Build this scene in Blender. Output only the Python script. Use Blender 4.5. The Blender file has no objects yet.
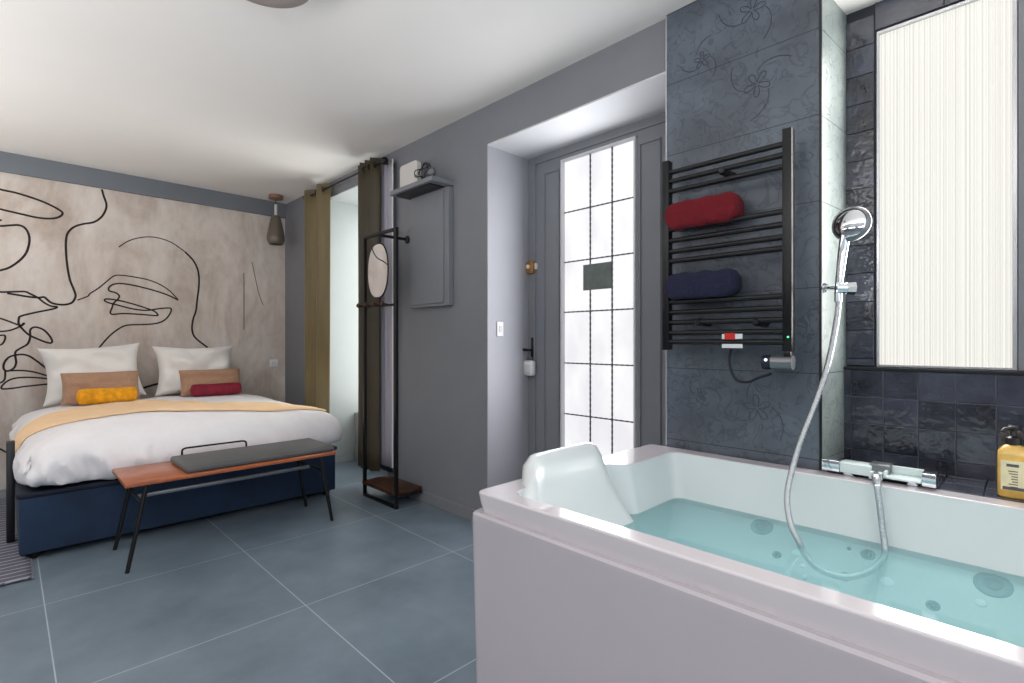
import bpy, bmesh, math, random
from mathutils import Vector, Matrix, noise
from mathutils.bvhtree import BVHTree

random.seed(7)
SC = bpy.context.scene
COL = SC.collection

# ------------------------------------------------------------------ camera, world, exposure
CAM_H = 1.12
FPX = 512.5
FWD = Vector((.7034, .7108, 0))
RGT = Vector((.7108, -.7034, 0))
cam_data = bpy.data.cameras.new('camera')
cam = bpy.data.objects.new('camera', cam_data)
COL.objects.link(cam)
cam.location = (0, 0, CAM_H)
cam.rotation_euler = (math.radians(90), 0, -math.atan2(FWD.x, FWD.y))
cam_data.lens = FPX / 1024 * 36
cam_data.sensor_width = 36
cam_data.clip_start = .02
SC.camera = cam

world = bpy.data.worlds.new('world')
SC.world = world
world.use_nodes = True
wb = world.node_tree.nodes['Background']
wb.inputs[0].default_value = (.86, .93, 1.0, 1)
wb.inputs[1].default_value = 1.15

SC.view_settings.view_transform = 'Standard'
SC.view_settings.look = 'None'
SC.view_settings.gamma = 1
SC.view_settings.exposure = 0.25
SC.view_settings.use_curve_mapping = False

WIN_RIBBED = .76      # daylight behind each frosted pane
WIN_DOOR = .775
WIN_RECESS = 4.4


def area(name, loc, rot, sx, sy, power, color):
    l = bpy.data.lights.new(name, 'AREA')
    l.shape = 'RECTANGLE'
    l.size, l.size_y = sx, sy
    l.energy = power
    l.color = color
    o = bpy.data.objects.new(name, l)
    o.location = loc
    o.rotation_euler = rot
    COL.objects.link(o)
    return o


# daylight pouring in at the ribbed window and through the door glazing
area('daylight_ribbed_window', (2.31, .22, 1.66), (0, math.radians(90), 0), 1.2, .34, 14, (1, .98, .94))
area('daylight_door_glazing', (2.40, 1.77, 1.4), (0, math.radians(90), 0), 1.5, .45, 12, (.95, .96, 1))

# added fill: unseen upward area lights without lamps, to brighten the ceiling
for (lx, ly, lp) in ((-1.5, -.9, 60), (-1.6, 1.4, 58), (-1.6, 3.9, 46), (-.75, -1.0, 30)):
    area('uplighter', (lx, ly, 1.2), (math.radians(180), 0, 0), 1.2, 1.6, lp, (1, .985, .96))

# ------------------------------------------------------------------ pixel helpers (planning of real positions)


def ray(u, v):
    return FWD + RGT * ((u - 512) / FPX) + Vector((0, 0, (341.5 - v) / FPX))


def W(u, v, d):
    return Vector((0, 0, CAM_H)) + ray(u, v) * d


def P(u, v, x=None, y=None, z=None):
    r = ray(u, v)
    if x is not None:
        d = x / r.x
    elif y is not None:
        d = y / r.y
    else:
        d = (z - CAM_H) / r.z
    return W(u, v, d)


def lin(r, g, b):
    f = lambda c: (c / 255 / 12.92) if c / 255 <= .04045 else ((c / 255 + .055) / 1.055) ** 2.4
    return (f(r), f(g), f(b), 1)


# ------------------------------------------------------------------ materials
def nodes_of(name):
    m = bpy.data.materials.new(name)
    m.use_nodes = True
    nt = m.node_tree
    return m, nt, nt.nodes['Principled BSDF']


def mat(name, rgb, rough=.6, metal=0, var=.08, scale=6, bump=0, bscale=60, spec=.5, stretch=(1, 1, 1), coat=0, sheen=0, detail=4, emit=None, estr=0):
    """one procedural colour with soft mottling and optional bump"""
    m, nt, b = nodes_of(name)
    c = lin(*rgb)
    tc = nt.nodes.new('ShaderNodeTexCoord')
    mp = nt.nodes.new('ShaderNodeMapping')
    mp.inputs['Scale'].default_value = stretch
    nt.links.new(tc.outputs['Object'], mp.inputs[0])
    n = nt.nodes.new('ShaderNodeTexNoise')
    n.inputs['Scale'].default_value = scale
    n.inputs['Detail'].default_value = detail
    nt.links.new(mp.outputs[0], n.inputs['Vector'])
    r = nt.nodes.new('ShaderNodeValToRGB')
    r.color_ramp.elements[0].position = .3
    r.color_ramp.elements[1].position = .7
    r.color_ramp.elements[0].color = tuple(x * (1 - var) for x in c[:3]) + (1,)
    r.color_ramp.elements[1].color = tuple(min(1, x * (1 + var)) for x in c[:3]) + (1,)
    nt.links.new(n.outputs['Fac'], r.inputs[0])
    nt.links.new(r.outputs[0], b.inputs['Base Color'])
    b.inputs['Roughness'].default_value = rough
    b.inputs['Metallic'].default_value = metal
    b.inputs['Specular IOR Level'].default_value = spec
    if coat:
        b.inputs['Coat Weight'].default_value = coat
        b.inputs['Coat Roughness'].default_value = .08
    if sheen:
        b.inputs['Sheen Weight'].default_value = sheen
    if emit:
        b.inputs['Emission Color'].default_value = lin(*emit)
        b.inputs['Emission Strength'].default_value = estr
    if bump:
        n2 = nt.nodes.new('ShaderNodeTexNoise')
        n2.inputs['Scale'].default_value = bscale
        n2.inputs['Detail'].default_value = 5
        nt.links.new(mp.outputs[0], n2.inputs['Vector'])
        bp = nt.nodes.new('ShaderNodeBump')
        bp.inputs['Strength'].default_value = bump
        bp.inputs['Distance'].default_value = .01
        nt.links.new(n2.outputs['Fac'], bp.inputs['Height'])
        nt.links.new(bp.outputs[0], b.inputs['Normal'])
    return m


def new(nt, kind, **kw):
    n = nt.nodes.new(kind)
    for k, v in kw.items():
        setattr(n, k, v)
    return n


def floor_mat():
    m, nt, b = nodes_of('slate_floor_tiles')
    tc = new(nt, 'ShaderNodeTexCoord')
    mp = new(nt, 'ShaderNodeMapping')
    mp.inputs['Location'].default_value = (-.12 + .788 * 4, -2.95 + .788 * 10, 0)
    nt.links.new(tc.outputs['Object'], mp.inputs[0])
    br = new(nt, 'ShaderNodeTexBrick', offset=0.0, squash=1.0)
    br.inputs['Scale'].default_value = 1
    br.inputs['Brick Width'].default_value = .788
    br.inputs['Row Height'].default_value = .788
    br.inputs['Mortar Size'].default_value = .0022
    br.inputs['Mortar Smooth'].default_value = .2
    br.inputs['Bias'].default_value = 0
    nt.links.new(mp.outputs[0], br.inputs['Vector'])
    n = new(nt, 'ShaderNodeTexNoise')
    n.inputs['Scale'].default_value = 2.6
    n.inputs['Detail'].default_value = 8
    n.inputs['Roughness'].default_value = .62
    nt.links.new(tc.outputs['Object'], n.inputs['Vector'])
    r = new(nt, 'ShaderNodeValToRGB')
    r.color_ramp.elements[0].position = .3
    r.color_ramp.elements[1].position = .72
    r.color_ramp.elements[0].color = lin(92, 106, 117)
    r.color_ramp.elements[1].color = lin(118, 132, 144)
    nt.links.new(n.outputs['Fac'], r.inputs[0])
    nt.links.new(r.outputs[0], br.inputs['Color1'])
    nt.links.new(r.outputs[0], br.inputs['Color2'])
    br.inputs['Mortar'].default_value = lin(168, 178, 184)
    nt.links.new(br.outputs['Color'], b.inputs['Base Color'])
    b.inputs['Roughness'].default_value = .42
    bp = new(nt, 'ShaderNodeBump')
    bp.inputs['Strength'].default_value = .12
    bp.inputs['Distance'].default_value = .01
    nt.links.new(n.outputs['Fac'], bp.inputs['Height'])
    nt.links.new(bp.outputs[0], b.inputs['Normal'])
    return m


def mural_mat():
    m, nt, b = nodes_of('beige_concrete_wallpaper')
    tc = new(nt, 'ShaderNodeTexCoord')
    mp = new(nt, 'ShaderNodeMapping')
    mp.inputs['Scale'].default_value = (1.6, 1, .7)
    nt.links.new(tc.outputs['Object'], mp.inputs[0])
    n = new(nt, 'ShaderNodeTexNoise')
    n.inputs['Scale'].default_value = 1.7
    n.inputs['Detail'].default_value = 9
    n.inputs['Roughness'].default_value = .65
    n.inputs['Distortion'].default_value = .6
    nt.links.new(mp.outputs[0], n.inputs['Vector'])
    r = new(nt, 'ShaderNodeValToRGB')
    e = r.color_ramp.elements
    e[0].position, e[1].position = .32, .68
    e[0].color, e[1].color = lin(182, 165, 153), lin(222, 213, 206)
    k = e.new(.5)
    k.color = lin(208, 196, 187)
    nt.links.new(n.outputs['Fac'], r.inputs[0])
    n2 = new(nt, 'ShaderNodeTexNoise')
    n2.inputs['Scale'].default_value = 14
    n2.inputs['Detail'].default_value = 6
    nt.links.new(mp.outputs[0], n2.inputs['Vector'])
    mx = new(nt, 'ShaderNodeMixRGB', blend_type='OVERLAY')
    mx.inputs[0].default_value = .22
    nt.links.new(r.outputs[0], mx.inputs[1])
    nt.links.new(n2.outputs['Fac'], mx.inputs[2])
    nt.links.new(mx.outputs[0], b.inputs['Base Color'])
    b.inputs['Roughness'].default_value = .75
    return m


def column_mat(name, ca, cb, cl):
    """large embossed tiles: fine scrolling contour lines over mottled slate"""
    m, nt, b = nodes_of(name)
    tc = new(nt, 'ShaderNodeTexCoord')
    n = new(nt, 'ShaderNodeTexNoise')
    n.inputs['Scale'].default_value = 3.2
    n.inputs['Detail'].default_value = 8
    n.inputs['Roughness'].default_value = .6
    nt.links.new(tc.outputs['Object'], n.inputs['Vector'])
    r = new(nt, 'ShaderNodeValToRGB')
    e = r.color_ramp.elements
    e[0].position, e[1].position = .34, .66
    e[0].color, e[1].color = lin(*ca), lin(*cb)
    nt.links.new(n.outputs['Fac'], r.inputs[0])
    w = new(nt, 'ShaderNodeTexNoise')
    w.inputs['Scale'].default_value = 11
    w.inputs['Detail'].default_value = 2.5
    w.inputs['Distortion'].default_value = 1.6
    nt.links.new(tc.outputs['Object'], w.inputs['Vector'])
    s = new(nt, 'ShaderNodeMath', operation='SUBTRACT')
    s.inputs[1].default_value = .5
    nt.links.new(w.outputs['Fac'], s.inputs[0])
    a = new(nt, 'ShaderNodeMath', operation='ABSOLUTE')
    nt.links.new(s.outputs[0], a.inputs[0])
    r2 = new(nt, 'ShaderNodeValToRGB')
    r2.color_ramp.elements[0].position = .006
    r2.color_ramp.elements[1].position = .035
    r2.color_ramp.elements[0].color = (1, 1, 1, 1)
    r2.color_ramp.elements[1].color = (0, 0, 0, 1)
    nt.links.new(a.outputs[0], r2.inputs[0])
    f = new(nt, 'ShaderNodeMath', operation='MULTIPLY')
    f.inputs[1].default_value = .34
    nt.links.new(r2.outputs[0], f.inputs[0])
    mx = new(nt, 'ShaderNodeMixRGB')
    mx.inputs[2].default_value = lin(*cl)
    nt.links.new(f.outputs[0], mx.inputs[0])
    nt.links.new(r.outputs[0], mx.inputs[1])
    # horizontal joints every 30.8 cm
    sp = new(nt, 'ShaderNodeSeparateXYZ')
    nt.links.new(tc.outputs['Object'], sp.inputs[0])
    ad = new(nt, 'ShaderNodeMath', operation='ADD')
    ad.inputs[1].default_value = -1.004 + .308 * 10
    nt.links.new(sp.outputs['Z'], ad.inputs[0])
    md = new(nt, 'ShaderNodeMath', operation='MODULO')
    md.inputs[1].default_value = .308
    nt.links.new(ad.outputs[0], md.inputs[0])
    lt = new(nt, 'ShaderNodeMath', operation='LESS_THAN')
    lt.inputs[1].default_value = .0028
    nt.links.new(md.outputs[0], lt.inputs[0])
    mx2 = new(nt, 'ShaderNodeMixRGB')
    mx2.inputs[2].default_value = lin(36, 38, 44)
    nt.links.new(lt.outputs[0], mx2.inputs[0])
    nt.links.new(mx.outputs[0], mx2.inputs[1])
    nt.links.new(mx2.outputs[0], b.inputs['Base Color'])
    b.inputs['Roughness'].default_value = .33
    bp = new(nt, 'ShaderNodeBump')
    bp.invert = True
    bp.inputs['Strength'].default_value = .25
    bp.inputs['Distance'].default_value = .004
    nt.links.new(r2.outputs[0], bp.inputs['Height'])
    nt.links.new(bp.outputs[0], b.inputs['Normal'])
    return m


def zellige_mat():
    m, nt, b = nodes_of('glazed_navy_tile')
    tc = new(nt, 'ShaderNodeTexCoord')
    g = new(nt, 'ShaderNodeNewGeometry')
    n = new(nt, 'ShaderNodeTexNoise')
    n.inputs['Scale'].default_value = 9
    n.inputs['Detail'].default_value = 5
    nt.links.new(tc.outputs['Object'], n.inputs['Vector'])
    r = new(nt, 'ShaderNodeValToRGB')
    e = r.color_ramp.elements
    e[0].position, e[1].position = .3, .75
    e[0].color, e[1].color = lin(36, 37, 46), lin(68, 72, 86)
    mixv = new(nt, 'ShaderNodeMath', operation='MULTIPLY_ADD')
    mixv.inputs[1].default_value = .35
    nt.links.new(g.outputs['Random Per Island'], mixv.inputs[0])
    sub = new(nt, 'ShaderNodeMath', operation='SUBTRACT')
    sub.inputs[1].default_value = .15
    nt.links.new(n.outputs['Fac'], sub.inputs[0])
    nt.links.new(sub.outputs[0], mixv.inputs[2])
    nt.links.new(mixv.outputs[0], r.inputs[0])
    nt.links.new(r.outputs[0], b.inputs['Base Color'])
    b.inputs['Roughness'].default_value = .09
    b.inputs['Specular IOR Level'].default_value = .8
    n2 = new(nt, 'ShaderNodeTexNoise')
    n2.inputs['Scale'].default_value = 22
    n2.inputs['Detail'].default_value = 2
    nt.links.new(tc.outputs['Object'], n2.inputs['Vector'])
    bp = new(nt, 'ShaderNodeBump')
    bp.inputs['Strength'].default_value = .35
    bp.inputs['Distance'].default_value = .012
    nt.links.new(n2.outputs['Fac'], bp.inputs['Height'])
    nt.links.new(bp.outputs[0], b.inputs['Normal'])
    return m


def pane_mat(name, rgb_a, rgb_b, strength, scale, stretch, rough=.25):
    """daylit frosted pane: gives off the daylight behind it"""
    m, nt, b = nodes_of(name)
    tc = new(nt, 'ShaderNodeTexCoord')
    mp = new(nt, 'ShaderNodeMapping')
    mp.inputs['Scale'].default_value = stretch
    nt.links.new(tc.outputs['Object'], mp.inputs[0])
    n = new(nt, 'ShaderNodeTexNoise')
    n.inputs['Scale'].default_value = scale
    n.inputs['Detail'].default_value = 3
    nt.links.new(mp.outputs[0], n.inputs['Vector'])
    r = new(nt, 'ShaderNodeValToRGB')
    r.color_ramp.elements[0].position = .36
    r.color_ramp.elements[1].position = .6
    r.color_ramp.elements[0].color = lin(*rgb_a)
    r.color_ramp.elements[1].color = lin(*rgb_b)
    nt.links.new(n.outputs['Fac'], r.inputs[0])
    b.inputs['Base Color'].default_value = (.2, .2, .2, 1)
    b.inputs['Roughness'].default_value = rough
    nt.links.new(r.outputs[0], b.inputs['Emission Color'])
    b.inputs['Emission Strength'].default_value = strength
    return m


def wood_mat(name, a, b_, stretch, rough=.45):
    m, nt, b = nodes_of(name)
    tc = new(nt, 'ShaderNodeTexCoord')
    mp = new(nt, 'ShaderNodeMapping')
    mp.inputs['Scale'].default_value = stretch
    nt.links.new(tc.outputs['Object'], mp.inputs[0])
    n = new(nt, 'ShaderNodeTexNoise')
    n.inputs['Scale'].default_value = 4
    n.inputs['Detail'].default_value = 8
    n.inputs['Distortion'].default_value = .8
    nt.links.new(mp.outputs[0], n.inputs['Vector'])
    r = new(nt, 'ShaderNodeValToRGB')
    r.color_ramp.elements[0].position = .3
    r.color_ramp.elements[1].position = .7
    r.color_ramp.elements[0].color = lin(*a)
    r.color_ramp.elements[1].color = lin(*b_)
    nt.links.new(n.outputs['Fac'], r.inputs[0])
    nt.links.new(r.outputs[0], b.inputs['Base Color'])
    b.inputs['Roughness'].default_value = rough
    return m


def rug_mat():
    m, nt, b = nodes_of('striped_rug_wool')
    tc = new(nt, 'ShaderNodeTexCoord')
    sp = new(nt, 'ShaderNodeSeparateXYZ')
    nt.links.new(tc.outputs['Object'], sp.inputs[0])
    md = new(nt, 'ShaderNodeMath', operation='MODULO')
    md.inputs[1].default_value = .052
    ad = new(nt, 'ShaderNodeMath', operation='ADD')
    ad.inputs[1].default_value = 10
    nt.links.new(sp.outputs['Y'], ad.inputs[0])
    nt.links.new(ad.outputs[0], md.inputs[0])
    lt = new(nt, 'ShaderNodeMath', operation='LESS_THAN')
    lt.inputs[1].default_value = .009
    nt.links.new(md.outputs[0], lt.inputs[0])
    # greyish front border painted paler as lit, the rest darker as in shadow
    gt = new(nt, 'ShaderNodeMath', operation='LESS_THAN')
    gt.inputs[1].default_value = 3.49
    nt.links.new(sp.outputs['Y'], gt.inputs[0])
    base = new(nt, 'ShaderNodeMixRGB')
    base.inputs[1].default_value = lin(20, 20, 25)
    base.inputs[2].default_value = lin(92, 92, 108)
    nt.links.new(gt.outputs[0], base.inputs[0])
    mx = new(nt, 'ShaderNodeMixRGB')
    mx.inputs[2].default_value = lin(165, 165, 172)
    nt.links.new(lt.outputs[0], mx.inputs[0])
    nt.links.new(base.outputs[0], mx.inputs[1])
    nt.links.new(mx.outputs[0], b.inputs['Base Color'])
    b.inputs['Roughness'].default_value = .95
    n = new(nt, 'ShaderNodeTexNoise')
    n.inputs['Scale'].default_value = 160
    nt.links.new(tc.outputs['Object'], n.inputs['Vector'])
    bp = new(nt, 'ShaderNodeBump')
    bp.inputs['Strength'].default_value = .8
    bp.inputs['Distance'].default_value = .006
    nt.links.new(n.outputs['Fac'], bp.inputs['Height'])
    nt.links.new(bp.outputs[0], b.inputs['Normal'])
    return m


def water_mat():
    m = bpy.data.materials.new('turquoise_water')
    m.use_nodes = True
    nt = m.node_tree
    nt.nodes.clear()
    out = new(nt, 'ShaderNodeOutputMaterial')
    tr = new(nt, 'ShaderNodeBsdfTransparent')
    tr.inputs[0].default_value = (.86, .99, .995, 1)
    gl = new(nt, 'ShaderNodeBsdfGlossy')
    gl.inputs['Roughness'].default_value = .03
    fr = new(nt, 'ShaderNodeFresnel')
    fr.inputs['IOR'].default_value = 1.33
    n = new(nt, 'ShaderNodeTexNoise')
    n.inputs['Scale'].default_value = 7
    tc = new(nt, 'ShaderNodeTexCoord')
    nt.links.new(tc.outputs['Object'], n.inputs['Vector'])
    bp = new(nt, 'ShaderNodeBump')
    bp.inputs['Strength'].default_value = .06
    bp.inputs['Distance'].default_value = .01
    nt.links.new(n.outputs['Fac'], bp.inputs['Height'])
    nt.links.new(bp.outputs[0], gl.inputs['Normal'])
    nt.links.new(bp.outputs[0], fr.inputs['Normal'])
    mx = new(nt, 'ShaderNodeMixShader')
    nt.links.new(fr.outputs[0], mx.inputs[0])
    nt.links.new(tr.outputs[0], mx.inputs[1])
    nt.links.new(gl.outputs[0], mx.inputs[2])
    df = new(nt, 'ShaderNodeBsdfDiffuse')
    df.inputs[0].default_value = lin(172, 240, 248)
    m2 = new(nt, 'ShaderNodeMixShader')
    m2.inputs[0].default_value = .30
    nt.links.new(tr.outputs[0], m2.inputs[1])
    nt.links.new(df.outputs[0], m2.inputs[2])
    nt.links.new(m2.outputs[0], mx.inputs[1])
    nt.links.new(mx.outputs[0], out.inputs[0])
    return m


def glass_mat(name, tint, rough=.02):
    m = bpy.data.materials.new(name)
    m.use_nodes = True
    nt = m.node_tree
    nt.nodes.clear()
    out = new(nt, 'ShaderNodeOutputMaterial')
    tr = new(nt, 'ShaderNodeBsdfTransparent')
    tr.inputs[0].default_value = tint
    gl = new(nt, 'ShaderNodeBsdfGlossy')
    gl.inputs['Roughness'].default_value = rough
    fr = new(nt, 'ShaderNodeFresnel')
    mx = new(nt, 'ShaderNodeMixShader')
    nt.links.new(fr.outputs[0], mx.inputs[0])
    nt.links.new(tr.outputs[0], mx.inputs[1])
    nt.links.new(gl.outputs[0], mx.inputs[2])
    nt.links.new(mx.outputs[0], out.inputs[0])
    return m


M = dict(
    wall=mat('grey_wall_paint', (122, 124, 130), .55, var=.03, bump=.06, bscale=180),
    jamb=mat('pale_reveal_paint', (166, 171, 171), .5, var=.02),
    ceiling=mat('white_ceiling_paint', (226, 223, 220), .8, var=.015, scale=2),
    doorjamb=mat('grey_door_reveal_paint', (160, 160, 167), .5, var=.02),
    soffit=mat('pale_soffit_paint', (205, 205, 208), .6, var=.02),
    beam=mat('blue_grey_beam_paint', (112, 117, 124), .6, var=.03),
    floor=floor_mat(), mural=mural_mat(), zellige=zellige_mat(),
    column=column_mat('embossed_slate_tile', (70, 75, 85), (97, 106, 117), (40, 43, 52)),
    column_side=column_mat('embossed_slate_tile_side', (112, 122, 122), (142, 152, 150), (76, 82, 86)),  # paler copy of the same tile, painting in the window light
    joint=mat('tile_joint_grout', (40, 42, 50), .8, var=.05),
    motif=mat('tile_motif_glaze', (50, 54, 66), .45, var=.1),
    grout=mat('blue_grey_grout', (84, 88, 100), .8, var=.05),
    edge=mat('black_edge_trim', (20, 20, 24), .35, var=.05),
    chromeedge=mat('bright_edge_trim', (200, 200, 204), .25, metal=.6, var=.03),
    black=mat('black_powder_metal', (24, 24, 26), .38, metal=.3, var=.06),
    radiator=mat('anthracite_radiator_enamel', (20, 20, 23), .3, metal=.2, var=.05),
    chrome=mat('polished_chrome', (225, 228, 232), .07, metal=1, var=.02),
    brushed=mat('satin_hose_metal', (190, 194, 198), .22, metal=.85, var=.05, bump=.4, bscale=220),
    steel=mat('dull_steel', (132, 134, 138), .35, metal=.8, var=.05),
    glassy=mat('pale_glass_slab', (214, 228, 228), .06, var=.02, spec=.8),
    acrylic_rim=mat('white_acrylic_rim', (214, 208, 213), .14, var=.01, coat=.8),  # rim copy of the bath acrylic, painted lighter as the lit top
    acrylic=mat('white_acrylic', (186, 180, 187), .16, var=.01, coat=.6),  # panel copy of the bath acrylic, painted darker as the shaded front
    basin=mat('white_acrylic_basin', (218, 224, 226), .2, var=.01, coat=.2),
    fabric_white=mat('white_cotton', (234, 231, 233), .85, var=.02, bump=.9, bscale=7, sheen=.2),
    pillow=mat('white_pillow_cotton', (234, 230, 226), .85, var=.02, bump=.2, bscale=24, sheen=.2),
    tan=mat('tan_cushion_linen', (176, 138, 112), .85, var=.08, scale=40, bump=.3, bscale=240),
    mustard=mat('mustard_velvet', (234, 158, 4), .8, var=.22, scale=28, bump=.5, bscale=60),
    burgundy=mat('burgundy_velvet', (128, 14, 40), .75, var=.2, scale=28, bump=.4, bscale=60),
    throw=mat('peach_throw_cotton', (244, 208, 166), .9, var=.06, scale=10, bump=.4, bscale=50, stretch=(1, 5, 1)),
    navy=mat('navy_bed_upholstery', (20, 44, 72), .8, var=.22, scale=5, bump=.3, bscale=200, sheen=.05),
    navydark=mat('dark_navy_mattress_side', (14, 22, 42), .7, var=.1),
    teak=wood_mat('orange_teak', (146, 78, 46), (184, 106, 64), (2, 14, 14), .28),
    darkwood=wood_mat('dark_brown_wood', (46, 26, 14), (78, 46, 26), (12, 2, 12), .5),
    leather=mat('grey_leather', (84, 84, 84), .5, var=.08, bump=.15, bscale=120),
    olive=mat('olive_gold_curtain', (108, 94, 60), .42, var=.16, scale=18, stretch=(1, 1, .12), bump=.25, bscale=180, sheen=.15),
    brown_curtain=mat('dark_olive_brown_curtain', (70, 60, 40), .5, var=.16, scale=18, stretch=(1, 1, .12), bump=.25, bscale=180, sheen=.1),
    lining=mat('pale_curtain_lining', (156, 153, 164), .85, var=.05, stretch=(1, 1, .1), bump=.2, bscale=50),
    redtowel=mat('red_towel_terry', (112, 6, 24), .95, var=.12, scale=60, bump=.8, bscale=260),
    bluetowel=mat('navy_towel_terry', (30, 31, 60), .95, var=.12, scale=60, bump=.8, bscale=260),
    white_plastic=mat('white_plastic', (222, 222, 224), .35, var=.02),
    router=mat('warm_white_plastic', (206, 202, 198), .4, var=.02),
    brass=mat('aged_brass', (176, 128, 78), .35, metal=.7, var=.15, scale=30),
    signplate=mat('dark_green_sign', (98, 108, 104), .5, var=.2, scale=20),
    cable=mat('navy_cable_rubber', (18, 22, 36), .5, var=.05),
    pendant=mat('smoked_pendant_glass', (108, 98, 88), .3, metal=.25, var=.08),
    copper=mat('copper_canopy', (150, 118, 100), .35, metal=.7, var=.1),
    lampshade=mat('taupe_lamp_fabric', (150, 138, 134), .8, var=.04),
    mirror=mat('mirror_silver', (236, 236, 238), .02, metal=1, var=0),
    ink=mat('black_mural_ink', (34, 26, 24), .8, var=.1),
    red_label=mat('red_label_print', (200, 40, 36), .6, var=.1),
    amber=mat('amber_soap', (232, 186, 96), .15, var=.18, scale=30, coat=.6),
    soaplabel=mat('cream_soap_label', (226, 216, 178), .6, var=.08, scale=40),
    darkplastic=mat('dark_pump_plastic', (30, 28, 28), .35, var=.05),
    led_green=mat('green_indicator', (60, 220, 130), .5, emit=(90, 255, 160), estr=1.5),
    led_white=mat('white_indicator', (220, 225, 255), .5, emit=(220, 225, 255), estr=2),
    lead=mat('dark_window_bar', (74, 74, 80), .5, var=.1),
    jet=mat('jet_grey_metal', (84, 112, 120), .4, metal=.2, var=.05),
    jetcore=mat('jet_dark_core', (10, 24, 28), .4, var=.05),
    lightcap=mat('white_bath_light_lens', (245, 250, 250), .3, var=0),  # white for glints of reflected light in the bath
    plinth=mat('taupe_floor_trim', (96, 88, 86), .7, var=.1),
    rug=rug_mat(), water=water_mat(),
    pane_ribbed=pane_mat('ribbed_frosted_pane', (206, 203, 192), (246, 244, 236), WIN_RIBBED, 1.0, (1, 190, .04)),
    pane_door=pane_mat('frosted_door_pane', (236, 235, 240), (255, 254, 255), WIN_DOOR, 4.0, (1, 1, .6)),
    pane_recess=pane_mat('frosted_recess_pane', (240, 244, 242), (252, 253, 250), WIN_RECESS, 2.0, (1, 1, 1)),
)


# ------------------------------------------------------------------ mesh builders
class MB:
    def __init__(s):
        s.bm = bmesh.new()

    def box(s, x0, x1, y0, y1, z0, z1, bev=0, seg=2, rot=None, smooth=False):
        r = bmesh.ops.create_cube(s.bm, size=1)
        vs = r['verts']
        c = Vector(((x0 + x1) / 2, (y0 + y1) / 2, (z0 + z1) / 2))
        for v in vs:
            v.co = Vector((v.co.x * abs(x1 - x0), v.co.y * abs(y1 - y0), v.co.z * abs(z1 - z0)))
            if rot is not None:
                v.co = rot @ v.co
            v.co += c
        if bev:
            es = list({e for v in vs for e in v.link_edges})
            bmesh.ops.bevel(s.bm, geom=es, offset=bev, segments=seg, affect='EDGES', profile=.5)
        return s

    def tube(s, pts, r, n=12, cap=True, flat=None):
        """round tube along a polyline; r may be a list"""
        pts = [Vector(p) for p in pts]
        rs = r if isinstance(r, (list, tuple)) else [r] * len(pts)
        rings = []
        prev = None
        for i, p in enumerate(pts):
            a = pts[max(0, i - 1)]
            b = pts[min(len(pts) - 1, i + 1)]
            t = (b - a).normalized()
            if prev is None:
                u = t.orthogonal().normalized()
            else:
                u = (prev - t * prev.dot(t)).normalized()
            prev = u
            w = t.cross(u)
            rings.append([p + (u * math.cos(2 * math.pi * k / n) + w * math.sin(2 * math.pi * k / n)) * rs[i] for k in range(n)])
        return s.loft(rings, cap, cap)

    def loft(s, rings, cap0=False, cap1=False, closed=True):
        R = [[s.bm.verts.new(p) for p in ring] for ring in rings]
        n = len(R[0])
        for a, b in zip(R, R[1:]):
            for k in range(n if closed else n - 1):
                s.bm.faces.new((a[k], a[(k + 1) % n], b[(k + 1) % n], b[k]))
        if cap0:
            s.bm.faces.new(R[0][::-1])
        if cap1:
            s.bm.faces.new(R[-1])
        return s

    def lathe(s, c, prof, n=32, axis=Vector((0, 0, 1)), cap0=True, cap1=True):
        """profile of (radius, height) pairs about an axis through c"""
        axis = Vector(axis).normalized()
        u = axis.orthogonal().normalized()
        w = axis.cross(u)
        c = Vector(c)
        rings = [[c + axis * h + (u * math.cos(2 * math.pi * k / n) + w * math.sin(2 * math.pi * k / n)) * max(r, 1e-4) for k in range(n)] for r, h in prof]
        return s.loft(rings, cap0, cap1)

    def poly(s, pts):
        s.bm.faces.new([s.bm.verts.new(p) for p in pts])
        return s

    def build(s, name, m, parent=None, smooth=None, sub=0, solid=0, origin=None):
        bmesh.ops.recalc_face_normals(s.bm, faces=s.bm.faces)
        me = bpy.data.meshes.new(name)
        if parent is not None:
            org = Vector(parent.get('_o', (0, 0, 0)))
        elif origin is not None:
            org = Vector(origin)
        else:
            org = Vector((0, 0, 0))
        for v in s.bm.verts:
            v.co -= org
        s.bm.to_mesh(me)
        s.bm.free()
        o = bpy.data.objects.new(name, me)
        COL.objects.link(o)
        if parent is not None:
            o.parent = parent
            o['_o'] = tuple(org)
        else:
            o.location = org
            o['_o'] = tuple(org)
        me.materials.append(m)
        ang = 40 if smooth is None else smooth
        if ang:
            for p in me.polygons:
                p.use_smooth = True
            me.set_sharp_from_angle(angle=math.radians(ang))
        if solid:
            md = o.modifiers.new('thickness', 'SOLIDIFY')
            md.thickness = solid
            md.offset = 0
        if sub:
            md = o.modifiers.new('smooth', 'SUBSURF')
            md.levels = md.render_levels = sub
        return o


def tag(o, label=None, cat=None, group=None, kind=None):
    if label:
        o['label'] = label
    if cat:
        o['category'] = cat
    if group:
        o['group'] = group
    if kind:
        o['kind'] = kind
    return o


def thing(name, loc, label, cat, group=None, kind=None):
    o = bpy.data.objects.new(name, None)
    o.empty_display_size = .05
    COL.objects.link(o)
    o.location = loc
    o['_o'] = tuple(loc)
    return tag(o, label, cat, group, kind)


def struct(o):
    o['kind'] = 'structure'
    return o


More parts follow.
